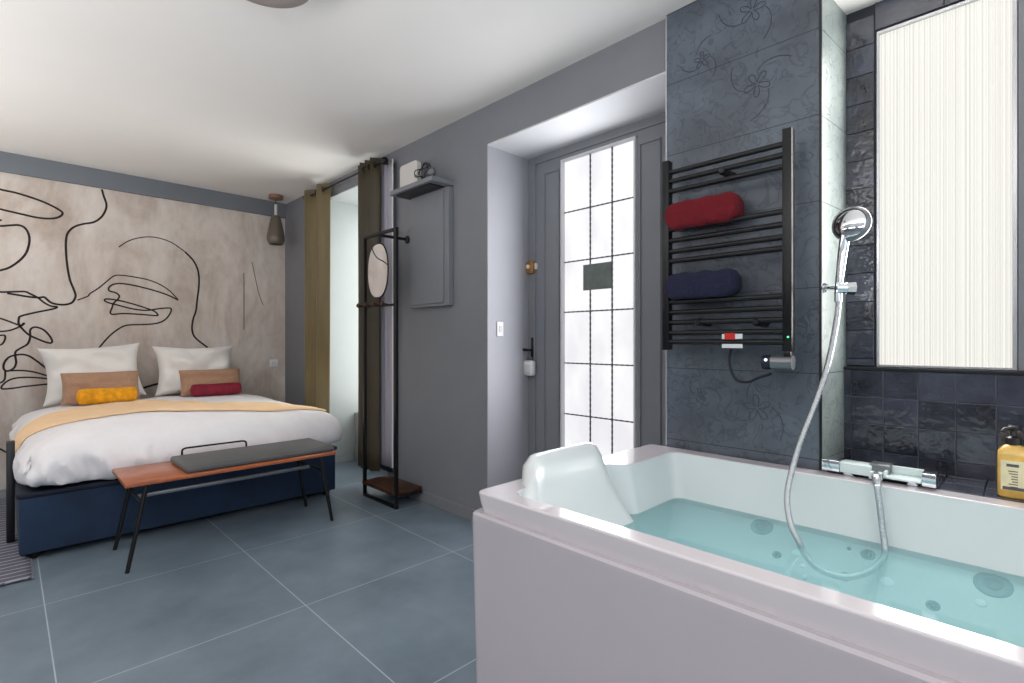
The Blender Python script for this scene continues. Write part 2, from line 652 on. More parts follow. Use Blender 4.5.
def smooth_path(pts, k=8):
    """Catmull-Rom through the points"""
    pts = [Vector(p) for p in pts]
    P0 = [pts[0] * 2 - pts[1]] + pts + [pts[-1] * 2 - pts[-2]]
    out = []
    for i in range(1, len(P0) - 2):
        a, b, c, d = P0[i - 1:i + 3]
        for j in range(k):
            t = j / k
            out.append(.5 * ((2 * b) + (c - a) * t + (2 * a - 5 * b + 4 * c - d) * t * t + (3 * b - a - 3 * c + d) * t ** 3))
    out.append(pts[-1])
    return out


def round_poly(cs, z, nseg=6, edge=6):
    """cs: (x, y, r) corners -> closed outline with filleted corners and subdivided sides"""
    out = []
    n = len(cs)
    arcs = []
    for i in range(n):
        c = Vector(cs[i][:2])
        a = Vector(cs[i - 1][:2])
        b = Vector(cs[(i + 1) % n][:2])
        r = cs[i][2]
        p0 = c + (a - c).normalized() * r
        p1 = c + (b - c).normalized() * r
        arcs.append([p0 * (1 - t) ** 2 + c * 2 * t * (1 - t) + p1 * t * t for t in [k / nseg for k in range(nseg + 1)]])
    for i in range(n):
        out += arcs[i]
        p, q = arcs[i][-1], arcs[(i + 1) % n][0]
        out += [p.lerp(q, k / edge) for k in range(1, edge)]
    return [Vector((p.x, p.y, z)) for p in out]


# ------------------------------------------------------------------ THE ROOM
XW = 2.08          # grey wall with the doors
YB = 5.47          # wall behind the bed
ZC = 2.55
XC = 2.06          # tiled column face
XN = 2.327         # window wall of the bath niche

struct(MB().box(-2.8, 3.2, -2.6, YB + .3, -.1, 0).build('floor', M['floor'], smooth=0))
struct(MB().box(-2.8, 3.2, -2.6, YB + .3, ZC, ZC + .12).build('ceiling', M['ceiling'], smooth=0))
struct(MB().box(-2.8, 3.2, YB, YB + .2, 0, ZC).build('wall_back', M['mural'], smooth=0))
struct(MB().box(-2.9, -2.7, -2.6, YB + .2, 0, ZC).build('wall_left', M['wall'], smooth=0))
struct(MB().box(-2.7, XW, YB - .035, YB, 2.402, ZC).build('trim_1', M['beam'], smooth=0))

w = MB()
w.box(XW, 3.0, 4.51, YB, 0, ZC)
w.box(XW, 3.0, 3.45, 4.51, 2.42, ZC)
w.box(XW, 3.0, 2.318, 3.45, 0, ZC)
w.box(XW, 2.62, 1.12, 2.318, 2.318, ZC)
struct(w.build('wall_right', M['wall'], smooth=0))

# light-painted linings of the two reveals
r = MB()
r.box(XW + .004, 2.9, 4.503, 4.51, 0, 2.42)
r.box(XW + .004, 2.9, 3.45, 3.457, 0, 2.42)
r.box(XW + .004, 2.9, 3.457, 4.503, 2.414, 2.42)
struct(r.build('trim_2', M['jamb'], smooth=0))
struct(MB().box(XW + .001, 2.44, 1.12, 2.314, 2.309, 2.318).build('trim_3', M['soffit'], smooth=0))
struct(MB().box(XW + .001, 2.44, 2.312, 2.318, 0, 2.31).build('trim_4', M['doorjamb'], smooth=0))

# baseboards
struct(MB().box(XW - .014, XW, 2.318, 3.45, 0, .075, .003).build('baseboard_right', M['wall'], smooth=0))
struct(MB().box(2.2, 2.34, 4.49, 4.503, 0, .075, .003).box(XW + .01, 2.2, 4.49, 4.503, 0, .075, .003).build('baseboard_recess', M['jamb'], smooth=0))

# window at the end of the deep recess: low wall, frame, frosted pane
struct(MB().box(2.36, 2.62, 3.457, 4.503, 0, .45, .004).build('wall_recess_low', M['jamb'], smooth=0))
win1 = struct(thing('window_1', (2.56, 3.98, .45), None, None))
f = MB()
f.box(2.54, 2.60, 3.457, 3.52, .45, 2.414, .004).box(2.54, 2.60, 4.44, 4.503, .45, 2.414, .004)
f.box(2.54, 2.60, 3.52, 4.44, .45, .51, .004).box(2.54, 2.60, 3.52, 4.44, 2.35, 2.414, .004)
f.box(2.54, 2.60, 3.955, 4.005, .51, 2.35, .004)
f.build('window_frame', M['white_plastic'], win1, 0)
MB().box(2.575, 2.58, 3.52, 4.44, .51, 2.35).build('window_pane', M['pane_recess'], win1, 0)

# tiled column; its side leans a little into the niche
c = MB()
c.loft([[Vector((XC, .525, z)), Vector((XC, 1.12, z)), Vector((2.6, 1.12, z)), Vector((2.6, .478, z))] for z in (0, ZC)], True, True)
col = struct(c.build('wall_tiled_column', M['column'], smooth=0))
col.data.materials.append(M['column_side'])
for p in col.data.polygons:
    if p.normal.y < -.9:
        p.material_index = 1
struct(MB().box(XC - .003, XC + .006, .519, .527, .665, ZC, .001).build('trim_5', M['edge'], smooth=0))
struct(MB().box(XC - .002, XC + .008, 1.118, 1.124, .665, ZC - .001, .001).build('trim_6', M['chromeedge'], smooth=0))

# embossed flower motifs on the tiles, raised lines of the column's own relief
fl = MB()


def flower(cy, cz, s, rot):
    for k in range(5):
        a = rot + k * 2 * math.pi / 5
        pts = []
        for j in range(13):
            t = j / 12
            rr = s * math.sin(math.pi * t) ** .8 * (.35)
            L = s * (.18 + .82 * t if t < .5 else .18 + .82 * t)
            ll = s * (.15 + .85 * math.sin(math.pi * t / 1.0) ** .7)
            ang = a + (t - .5) * .95
            pts.append(Vector((XC - .0008, cy + ll * math.cos(ang), cz + ll * math.sin(ang))))
        fl.tube(pts, .0014, 5)
    for k in range(3):
        a = rot + .6 + k * 2.2
        p0 = Vector((XC - .0008, cy, cz))
        pts = [p0 + Vector((0, math.cos(a + q * .22) * s * (1 + q * .35), math.sin(a + q * .22) * s * (1 + q * .35))) for q in range(6)]
        fl.tube(smooth_path(pts, 3), .0013, 5)


for (u_, v_, s_, r_) in ((757, 408, .052, .2), (757, 84, .05, 1.0), (752, 10, .05, .5), (700, 395, .03, 1.4), (702, 60, .035, .3)):
    q_ = P(u_, v_, x=XC)
    flower(q_.y, q_.z, s_, r_)
struct(fl.build('trim_7', M['motif'], smooth=60))

# niche: window wall, lower tiled wall, ledge, ceiling, far end
nw = MB()
nw.box(XN, 2.62, -1.4, .036, 0, ZC)
nw.box(XN, 2.62, .404, .60, 0, ZC)
nw.box(XN, 2.62, .036, .404, 0, 1.026)
nw.box(XN, 2.62, .036, .404, 2.279, ZC)
struct(nw.build('wall_niche', M['joint'], smooth=0))
struct(MB().box(XC, XN, -1.4, .53, 2.39, ZC).build('ceiling_niche', M['ceiling'], smooth=0))
struct(MB().box(XC, 2.62, -1.6, -1.4, 0, ZC).build('wall_niche_end', M['wall'], smooth=0))
struct(MB().box(XN - .012, XN - .001, -1.4, .026, 1.026, 2.39).build('wall_beside_window', M['wall'], smooth=0))


def tiles(name, x, y0, y1, z0, z1, sy, sz, yo, zo, tilt=.012):
    """handmade glazed tiles, each set a hair out of true"""
    t = MB()
    y = yo
    while y > y0:
        zz = zo
        while zz > z0:
            a, b2 = max(y - sy + .0025, y0), min(y, y1)
            c2, d = max(zz - sz + .0025, z0), min(zz, z1)
            if b2 - a > .006 and d - c2 > .006:
                ty, tz = random.uniform(-tilt, tilt), random.uniform(-tilt, tilt)
                cx, cy, cz = x, (a + b2) / 2, (c2 + d) / 2
                ring = lambda k, off: [Vector((cx + off + (yy - cy) * ty + (z2 - cz) * tz, cy + (yy - cy) * k, cz + (z2 - cz) * k)) for yy, z2 in ((a, c2), (b2, c2), (b2, d), (a, d))]
                t.loft([ring(1, .006), ring(1, .001), ring(.975, 0)], False, True)
            zz -= sz
        y -= sy
    return struct(t.build(name, M['zellige'], smooth=20))


tiles('trim_8', 2.300, -1.0, .51, .667, 1.012, .101, .101, .479 + .101, 1.012)
struct(MB().box(2.303, 2.34, -1.4, .53, .66, 1.021).build('wall_niche_low', M['grout'], smooth=0))
struct(MB().box(2.296, 2.34, -1.4, .507, 1.013, 1.024, .002).build('trim_9', M['edge'], smooth=0))
tiles('trim_10', XN - .006, .409, .504, 1.03, 2.39, .094, .108, .504, 2.35, .006)
tiles('trim_11', XN - .006, -.0, .409, 2.285, 2.39, .2, .105, .409, 2.39, .006)
# ledge tiles
lt = MB()
for i in range(12):
    y1_ = .5 - i * .101
    for (xa, xb) in ((2.047, 2.155), (2.158, 2.258), (2.261, 2.30)):
        lt.box(xa, xb, y1_ - .0985, y1_, .655, .667, .002, 1)
struct(lt.build('trim_12', M['zellige'], smooth=20))
struct(MB().box(2.062, 2.303, -1.4, .53, .0, .656).build('wall_ledge', M['grout'], smooth=0))

# ribbed frosted window
win2 = struct(thing('window_2', (2.34, .22, 1.026), None, None))
f = MB()
f.box(2.32, 2.352, .396, .404, 1.026, 2.279, .001).box(2.32, 2.352, .028, .040, 1.026, 2.279, .001)
f.box(2.32, 2.352, .040, .396, 1.026, 1.034, .001).box(2.32, 2.352, .040, .396, 2.270, 2.279, .001)
f.build('window_frame', M['chromeedge'], win2, 0)
g = MB()
ys = [.040 + (.356) * i / 240 for i in range(241)]
rb = [Vector((2.336 + .0012 * math.sin(i * math.pi / 2), y, 0)) for i, y in enumerate(ys)]
g.loft([[p + Vector((0, 0, z)) for p in rb] for z in (1.034, 2.27)], closed=False)
g.build('window_pane', M['pane_ribbed'], win2, 30)

# ------------------------------------------------------------------ front door in its reveal
XD = 2.432
door = struct(thing('door_1', (XD, 1.7, 0), None, None))
f = MB()
f.box(XD, XD + .07, 2.245, 2.312, 0, 2.31, .003)
f.box(XD, XD + .07, 1.12, 1.245, 0, 2.31, .003)
f.box(XD, XD + .07, 1.245, 2.245, 2.262, 2.31, .003)
f.build('door_frame', M['wall'], door, 0)
d = MB()
XL = XD + .008
YG0, YG1, ZG0, ZG1 = 1.517, 2.02, .30, 2.225
d.box(XL, XL + .045, YG1 + .02, 2.245, 0, 2.262, .002)
d.box(XL, XL + .045, 1.245, YG0 - .02, 0, 2.262, .002)
d.box(XL, XL + .045, YG0 - .02, YG1 + .02, ZG1 + .012, 2.262, .001)
d.box(XL, XL + .045, YG0 - .02, YG1 + .02, 0, ZG0, .001)
# raised mouldings around the tall panels
for (a, b2) in ((2.055, 2.165), (1.363, 1.475)):
    for (y0, y1, z0, z1) in ((a - .008, a, .2, 2.19), (b2, b2 + .008, .2, 2.19), (a, b2, 2.18, 2.19), (a, b2, .2, .21)):
        d.box(XL - .009, XL + .002, y0, y1, z0, z1, .002, 1)
d.build('door_leaf', M['wall'], door, 0)
gf = MB()
gf.box(XL - .012, XL + .02, YG1, YG1 + .012, ZG0, ZG1 + .012, .003)
gf.box(XL - .012, XL + .02, YG0 - .012, YG0, ZG0, ZG1 + .012, .003)
gf.box(XL - .012, XL + .02, YG0, YG1, ZG1, ZG1 + .012, .003)
gf.build('glazing_bead', M['soffit'], door, 0)
MB().box(XL + .022, XL + .026, YG0 - .01, YG1 + .01, ZG0 - .01, ZG1 + .01).build('door_pane', M['pane_door'], door, 0)


def twisted(p0, p1, r=.0055):
    p0, p1 = Vector(p0), Vector(p1)
    L = (p1 - p0).length
    n = int(L / .012)
    t = (p1 - p0).normalized()
    s_ = t.orthogonal().normalized()
    w_ = t.cross(s_)
    rings = []
    for i in range(n + 1):
        a = i * .55
        ring = []
        for k in range(8):
            th = k * math.pi / 4
            q = r * (1 if k % 2 == 0 else .55)
            ring.append(p0.lerp(p1, i / n) + (s_ * math.cos(th + a) + w_ * math.sin(th + a)) * q)
        rings.append(ring)
    return MB().loft(rings, True, True)


for y in (1.822, 1.669):
    twisted((XL + .012, y, ZG0), (XL + .012, y, ZG1)).build('window_bar', M['lead'], door, 30)
for z in (.37, .676, .988, 1.30, 1.607, 1.913):
    twisted((XL + .016, YG0, z), (XL + .016, YG1, z), .0045).build('window_bar', M['lead'], door, 30)
a_, b_ = P(583.5, 276, x=XL + .006), P(611.5, 276, x=XL + .006)
z0_, z1_ = P(583.5, 290.5, x=XL).z, P(583.5, 265, x=XL).z
MB().box(XL + .002, XL + .007, b_.y, a_.y, z0_, z1_, .001).build('sign_plate', M['signplate'], door, 0)
# brass bolt
q = P(531, 268, x=XD)
latch = MB().box(XD - .018, XD + .004, q.y + .014, q.y + .040, q.z - .034, q.z + .036, .004).box(XD - .024, XL + .002, q.y - .036, q.y + .013, q.z - .04, q.z + .044, .006).build('latch', M['brass'], door)
MB().lathe((XD - .024, q.y + .002, q.z + .006), [(.014, 0), (.014, .006), (.009, .010)], 18, (-1, 0, 0)).build('latch_knob', M['router'], latch)
MB().box(XL - .014, XL + .001, q.y - .056, q.y - .034, q.z - .012, q.z + .026, .002).build('latch_keeper', M['router'], latch)
# handle
q = P(533, 350, x=XL)
MB().box(XL - .009, XL + .002, q.y - .016, q.y + .016, q.z - .13, q.z + .085, .008, 3).build('handle_plate', M['black'], door)
MB().tube([(XL, q.y, q.z), (XL - .045, q.y, q.z)], .009, 14).tube(smooth_path([(XL - .045, q.y - .03, q.z), (XL - .048, q.y, q.z), (XL - .048, q.y + .05, q.z + .002), (XL - .045, q.y + .075, q.z)], 5), .0085, 12).build('handle', M['black'], door)
# hanging white lock box
q = P(529.5, 367, x=XL - .03)
lb = thing('key_lockbox', (XL - .03, q.y, q.z - .045), 'white key lockbox hanging from the black door handle', 'lockbox')
MB().box(XL - .052, XL - .012, q.y - .042, q.y + .042, q.z - .056, q.z + .042, .014, 3).build('case', M['white_plastic'], lb)
MB().box(XL - .058, XL - .050, q.y - .026, q.y + .026, q.z - .040, q.z + .018, .006, 3).build('dial_cover', M['router'], lb)
MB().tube(smooth_path([(XL - .03, q.y + .02, q.z + .028), (XL - .03, q.y + .02, q.z + .055), (XL - .03, q.y, q.z + .068), (XL - .03, q.y - .02, q.z + .055), (XL - .03, q.y - .02, q.z + .028)], 5), .004, 8).build('shackle', M['steel'], lb)

# ------------------------------------------------------------------ switch and socket
q = P(499.5, 329, y=2.312)
sw = thing('light_switch', (q.x, 2.312, q.z), 'white light switch on the pale side of the door recess', 'switch')
MB().box(q.x - .026, q.x + .026, 2.303, 2.312, q.z - .045, q.z + .045, .003).build('plate', M['white_plastic'], sw)
MB().box(q.x - .012, q.x + .012, 2.299, 2.304, q.z - .02, q.z + .02, .002).build('rocker', M['router'], sw)
q = P(273.5, 363.5, y=YB)
so = thing('wall_socket', (q.x, YB, q.z), 'small white wall socket on the beige mural right of the bed', 'socket')
MB().box(q.x - .042, q.x + .042, YB - .010, YB, q.z - .042, q.z + .042, .003).build('plate', M['white_plastic'], so)
MB().lathe((q.x, YB - .0095, q.z), [(.022, 0), (.022, .003), (.018, .004), (.017, .001)], 22, (0, -1, 0)).build('outlet', M['router'], so)

# ------------------------------------------------------------------ line drawing on the mural wall
LINES = []


def crop(ox, oy, s, pts):
    return [(ox + x / s, oy + y / s) for x, y in pts]


A1 = (0, 140, 3.996)
A8 = (0, 280, 5.69)
A2 = (0, 310, 3.996)
AE = (90, 260, 7.59)
ln = lambda r_, *segs: LINES.append((sum(segs, []), r_))
ln(.0075, crop(*A1, [(-260, 120), (-120, 165), (0, 197), (60, 210), (120, 228), (180, 250), (230, 275), (250, 292), (235, 308), (200, 314), (150, 310), (90, 297), (30, 283), (0, 276), (-120, 250), (-260, 230)]))
ln(.0075, crop(*A1, [(-160, 300), (-60, 335), (0, 343), (40, 341), (75, 340), (100, 352), (115, 378), (117, 410), (105, 450), (80, 480), (40, 508), (0, 521), (-90, 540)]))
ln(.006, crop(*A1, [(-40, 326), (0, 321), (6, 318)]))
ln(.0075, crop(*A1, [(407, 197), (415, 225), (425, 255), (422, 280), (405, 308), (375, 328), (330, 336), (295, 348), (272, 370), (264, 400), (264, 450), (270, 510), (280, 560), (296, 600), (302, 625)]),
   crop(*A8, [(410, 128), (370, 140), (325, 138), (290, 128), (265, 108), (250, 97), (220, 100), (160, 95), (100, 85), (40, 75)]))
ln(.0068, crop(*A8, [(-120, 60), (0, 68), (60, 67), (140, 66), (170, 78), (215, 100), (250, 128), (290, 148), (325, 153), (300, 165), (200, 185), (120, 205), (107, 220), (107, 250), (125, 275), (165, 312), (220, 338), (265, 355), (290, 358), (297, 345), (280, 315), (250, 285), (215, 270), (190, 270), (172, 285), (172, 320), (165, 350), (150, 370), (110, 392), (88, 410), (88, 440), (92, 470), (80, 500), (50, 517), (30, 515), (20, 500), (25, 470), (50, 440), (85, 428), (130, 424), (170, 435), (215, 465), (260, 500), (300, 530)]))
ln(.006, crop(*A8, [(-100, 190), (0, 218), (50, 235), (95, 252), (120, 258), (137, 245), (130, 255), (90, 275), (50, 288), (0, 293), (-90, 300)]))
ln(.006, crop(*A8, [(-60, 320), (0, 315), (25, 315), (30, 330), (20, 355), (0, 370), (-60, 380)]))
ln(.006, crop(*A8, [(30, 517), (28, 560), (15, 578), (0, 585), (-60, 600)]))
ln(.006, crop(*A8, [(35, 517), (120, 515), (200, 525), (310, 558)]))
ln(.006, crop(*A8, [(310, 566), (200, 555), (120, 555), (70, 563), (35, 580), (10, 605), (10, 618), (30, 620), (80, 615), (150, 605), (310, 588)]))
ln(.006, [(-20, 443), (0, 449), (8, 452.5), (25, 452)])
ln(.0075, crop(*A1, [(740, 447), (775, 485), (793, 530), (795, 580), (788, 640), (783, 683)]), crop(*A2, [(774, 30), (768, 60), (770, 90), (785, 115), (830, 150)]))
ln(.0042, crop(*A1, [(475, 428), (510, 405), (550, 392), (595, 387), (640, 393), (690, 412), (740, 447)]))
ln(.009, crop(*A2, [(540, 325), (570, 313), (610, 300), (660, 288)]))
ln(.0048, crop(*A8, [(440, 115), (500, 92)]), crop(*AE, [(0, 255), (70, 210), (130, 160), (185, 120), (240, 116), (330, 128), (440, 150), (530, 185), (600, 230), (650, 280), (670, 305)]))
ln(.0062, crop(*AE, [(670, 305), (600, 270), (500, 235), (380, 203), (290, 185), (220, 178), (170, 188), (142, 212), (150, 235), (195, 248), (222, 272), (210, 300), (182, 325), (168, 360), (160, 410), (260, 406), (400, 414), (500, 422), (515, 415), (490, 390), (440, 370), (330, 335), (210, 305), (130, 296), (110, 303), (130, 320), (220, 345), (330, 372), (430, 382), (520, 370), (600, 364), (617, 378), (600, 420), (560, 460), (500, 482), (400, 490), (290, 494), (230, 515), (150, 575), (65, 670)]))
ln(.0028, [(244, 273), (244, 330)])
ln(.0024, [(252, 262), (258, 290), (263, 305)])
mural = thing('mural_drawing', (.6, YB - .002, 1.0), 'black single-line drawing of faces across the beige bedroom wall', 'mural')
for pts, rr in LINES:
    w3 = smooth_path([P(x, y, y=YB - .0015) for x, y in pts], 6)
    rings = []
    for i, p in enumerate(w3):
        t = (w3[min(i + 1, len(w3) - 1)] - w3[max(i - 1, 0)]).normalized()
        nrm = Vector((-t.z, 0, t.x))
        e = Vector((0, .0012, 0))
        rings.append([p + nrm * rr + e, p + nrm * rr * .8 - e, p - nrm * rr * .8 - e, p - nrm * rr + e])
    MB().loft(rings, True, True).build('ink_line', M['ink'], mural, 60)

# ------------------------------------------------------------------ bathtub
tub = thing('bathtub', (1.54, .3, 0), 'large white rectangular whirlpool bath filled with turquoise water', 'bathtub')
OUT = [(1.02, -.62), (1.02, 1.19), (1.58, 1.19), (1.66, 1.19), (2.045, 1.19), (2.045, -.62)]


def outline(cs, rs, z, dx=0):
    cx, cy = 1.54, .285
    pts = []
    for (x, y), r_ in zip(cs, rs):
        sx = x + (dx if x > cx else -dx)
        sy = y + (dx if y > cy else -dx)
        pts.append((sx, sy, r_))
    return round_poly(pts, z)


RO = [.03, .03, .02, .02, .03, .03]

def wn(o):
    md = o.modifiers.new('flat_faces', 'WEIGHTED_NORMAL')
    md.keep_sharp = True
    md.weight = 90
    return o


pn = MB()
pn.loft([outline(OUT, RO, 0, .004), outline(OUT, RO, .585, .014), outline(OUT, RO, .598, .013), outline(OUT, RO, .604, .006), outline(OUT, RO, .604, -.03)], False, False)
wn(pn.build('side_panel', M['acrylic'], tub, 35))
IN1 = [(1.078, -.50), (1.085, 1.095), (1.585, 1.11), (1.64, 1.04), (1.966, 1.04), (1.966, -.50)]
IN2 = [(1.092, -.46), (1.10, 1.05), (1.59, 1.08), (1.645, 1.012), (1.945, 1.012), (1.945, -.46)]
IN3 = [(1.22, -.38), (1.22, .93), (1.58, .95), (1.62, .93), (1.74, .93), (1.74, -.38)]
IN4 = [(1.30, -.3), (1.30, .85), (1.45, .85), (1.50, .85), (1.62, .85), (1.62, -.3)]
RI = [.08, .05, .02, .02, .05, .08]
sh = MB()
rim_rings = [outline(OUT, RO, .604, -.010), outline(OUT, RO, .630, -.004), outline(OUT, RO, .658, 0), outline(OUT, RO, .662, -.001), outline(OUT, RO, .6645, -.003), outline(OUT, RO, .665, -.006),
         outline(IN1, RI, .665, .004), outline(IN1, RI, .664, .0015), outline(IN1, RI, .6615, 0)]
sh.loft(rim_rings)
wn(sh.build('rim', M['acrylic_rim'], tub, 50))
sh = MB()
sh.loft([outline(IN1, RI, .6615, 0), outline(IN1, RI, .645, -.001), outline(IN2, RI, .49), outline(IN2, RI, .47, -.004), outline(IN3, RI, .36), outline(IN4, RI, .28, .02), outline(IN4, RI, .27)], False, True)
sh.build('basin', M['basin'], tub, 28)

# raised back rest flowing down into the water: rows of (y, z, x_left, x_right)
rows = [(1.172, .660, 1.225, 1.52), (1.174, .70, 1.222, 1.525), (1.166, .735, 1.216, 1.53), (1.148, .752, 1.20, 1.535), (1.122, .757, 1.180, 1.54), (1.098, .745, 1.165, 1.545), (1.08, .715, 1.15, 1.55),
        (1.062, .67, 1.12, 1.553), (1.04, .62, 1.105, 1.558), (1.012, .56, 1.105, 1.572), (.975, .49, 1.11, 1.60), (.93, .42, 1.15, 1.60), (.87, .34, 1.25, 1.58)]
hb = MB()
rings = []
for (y, z, xl, xr) in rows:
    ring = []
    N = 16
    for k in range(N + 1):
        t = k / N
        x = xl + (xr - xl) * t
        e = min(t, 1 - t) * (xr - xl)
        rr = .04
        drop = (rr - math.sqrt(max(0, rr * rr - (rr - e) ** 2))) if e < rr else 0
        bow = .012 * math.sin(math.pi * t)
        ring.append(Vector((x, y + drop * .35 + bow * (0 if y > 1.12 else 1), z - drop * .9)))
    rings.append(ring)
R_ = [[hb.bm.verts.new(p) for p in ring] for ring in rings]
for a, b2 in zip(R_, R_[1:]):
    for k in range(16):
        hb.bm.faces.new((a[k], a[k + 1], b2[k + 1], b2[k]))
cen = lambda i: (1.10 + .06 * 0, .6)
for side in (0, 16):
    inner = []
    for ring in R_:
        p = ring[side].co
        inner.append(hb.bm.verts.new((p.x + (.004 if side == 0 else -.004), min(1.17, max(p.y + .02, 1.10) if p.z > .6 else p.y + .08), min(p.z - .006, .64))))
    for i in range(len(R_) - 1):
        hb.bm.faces.new((R_[i][side], R_[i + 1][side], inner[i + 1], inner[i]))
hb.build('backrest', M['basin'], tub, 60)


# jets, drain fittings and painted white glints on the submerged slope, found by casting onto it
def slope_hit(u_, v_):
    r_ = ray(u_, v_)
    o_ = Vector((0, 0, CAM_H))
    a = Vector((1.941, 0, .47))
    nrm = Vector((-.11, 0, .201)).normalized()
    t = (a - o_).dot(nrm) / r_.dot(nrm)
    return o_ + r_ * t, nrm


for (u_, v_, rad, kind) in ((762, 527, .037, 'jet'), (993, 585, .041, 'jet'), (777, 555, .014, 'nozzle'), (845, 577, .016, 'nozzle'), (933, 606, .016, 'nozzle'), (868, 555, .02, 'nozzle'), (864, 543, .006, 'nozzle'), (849, 549, .006, 'nozzle'), (994, 576, .006, 'nozzle')):
    p, nrm = slope_hit(u_, v_)
    j = MB().lathe(p, [(rad, -.004), (rad, .003), (rad * .8, .006), (rad * .55, .004), (rad * .5, .001)], 28, nrm).build(kind, M['jet'], tub, 40)
    MB().lathe(p, [(rad * .45, .001), (rad * .42, .004), (rad * .28, .006)], 20, nrm).build('nozzle_core', M['jetcore'], j, 40)
for (u_, v_, rad) in ((887, 582, .017), (981, 603, .013), (805, 577, .008), (803, 566, .008), (797, 553, .014)):  # white discs standing in for light reflections in the water
    p, nrm = slope_hit(u_, v_)
    MB().lathe(p, [(rad, -.003), (rad, .002), (rad * .8, .004)], 22, nrm).build('lamp_lens', M['lightcap'], tub, 40)

wt = MB()
wt.poly(outline(IN2, RI, .488, -.001))
tag(wt.build('bath_water', M['water'], smooth=0, origin=(1.54, .3, .488)), 'still turquoise water filling the white bath', 'water', kind='stuff')

# ------------------------------------------------------------------ bath tap on the ledge
tap = thing('bath_tap', (2.06, .35, .667), 'wide chrome and glass bath tap bar on the ledge of the tub', 'tap')
x0, x1 = 2.012, 2.085
MB().box(x0, x1, .455, .508, .676, .714, .003).build('end_block', M['chrome'], tap)
MB().box(x0 + .004, x1, .368, .455, .676, .710, .004).build('tap_body', M['glassy'], tap)
MB().box(x0 + .03, x1 + .012, .318, .376, .686, .716, .004).build('control_plate', M['steel'], tap)
MB().box(x0, x0 + .03, .335, .372, .670, .694, .003).build('control_knob', M['glassy'], tap)
sp_ = MB()
sp_.box(x0 - .004, x1, .236, .330, .680, .687, .002)
sp_.box(x1 - .012, x1, .236, .330, .686, .712, .002)
sp_.box(x0 - .004, x1, .324, .332, .680, .702, .002)
sp_.build('spout_tray', M['glassy'], tap)
MB().box(x0, x1, .200, .236, .672, .714, .004).build('end_block', M['chrome'], tap)
MB().lathe((2.045, .435, .66), [(.018, .006), (.018, .018), (.014, .022)], 24).build('foot', M['chrome'], tap)
MB().lathe((2.045, .262, .66), [(.018, .006), (.018, .022)], 24).build('foot', M['chrome'], tap)
MB().box(2.030, 2.086, .21, .45, .672, .682, .002).build('base_bar', M['edge'], tap)

# ------------------------------------------------------------------ shower handset, its bracket and hose
hs = thing('hand_shower', tuple(W(843, 288, 1.78)), 'chrome hand shower with round head held on the column by a wall bracket', 'hand shower')
br0 = Vector((2.09, .523, P(825, 288, y=.52).z))
pc = W(841, 288, 1.775)
MB().tube([br0, br0.lerp(pc, .9)], .009, 16).lathe(br0, [(.018, 0), (.018, -.006)], 20, (br0 - pc)).build('wall_bracket', M['chrome'], hs)
MB().tube([W(836, 288, 1.775), W(847, 288, 1.765)], .019, 18).tube([W(846, 288, 1.765), W(854, 288, 1.76)], [.022, .024], 8).build('holder_clamp', M['chrome'], hs)
MB().tube([W(838, 296, 1.78), W(839, 280, 1.78), W(842, 255, 1.77), W(845, 234, 1.76), W(849, 220, 1.755)], [.0115, .013, .0155, .017, .010], 18).build('shower_handle', M['chrome'], hs, 60)
ax = (ray(851, 224).normalized() + RGT * .55 + Vector((0, 0, -.30))).normalized()
hc = W(851, 224, 1.745)
MB().lathe(hc, [(.010, -.022), (.040, -.014), (.055, -.004), (.059, .004), (.057, .010), (.050, .012), (.048, .008)], 40, ax).build('shower_head', M['chrome'], hs, 50)
MB().lathe(hc, [(.050, -.010), (.0585, -.0045), (.0605, .002), (.0585, .0095), (.052, .012)], 40, ax, False, False).build('head_ring', M['steel'], hs, 60)

hp = [(838, 294, 1.78), (838, 308, 1.775), (834, 335, 1.765), (827, 368, 1.75), (815, 404, 1.735), (801, 440, 1.71), (792, 470, 1.68), (787, 498, 1.64), (791, 525, 1.60), (799, 542, 1.575), (806, 556, 1.57)]
pts = [W(*q) for q in hp] + [P(820, 570, z=.445), P(845, 577, z=.44), P(868, 572, z=.445), P(882, 560, z=.46), P(885, 549, z=.489), W(882, 525, 1.575), W(879, 500, 1.585), W(876.5, 480, 1.60), W(876, 476, 1.62), W(876, 474, 1.665)]
hose = thing('shower_hose', tuple(pts[0]), 'silver shower hose dipping in the bath between hand shower and tap', 'hose')
MB().tube(smooth_path(pts, 8), .0092, 12).build('hose_tube', M['brushed'], hose, 60)
MB().tube([W(838, 290, 1.78), W(838, 302, 1.777)], .0125, 14).build('hose_nut', M['chrome'], hose)
MB().tube([W(876, 475, 1.61), W(877.5, 487, 1.595)], .0125, 14).build('hose_nut', M['chrome'], hose)

# ------------------------------------------------------------------ soap bottle
sx, sy = 2.10, .034
soap = thing('soap_bottle', (sx, sy, .667), 'amber liquid soap pump bottle on the dark tiled ledge', 'soap bottle')


def rsq(hx, hy, r_, z):
    return round_poly([(sx - hx, sy - hy, r_), (sx - hx, sy + hy, r_), (sx + hx, sy + hy, r_), (sx + hx, sy - hy, r_)], z, 5, 2)


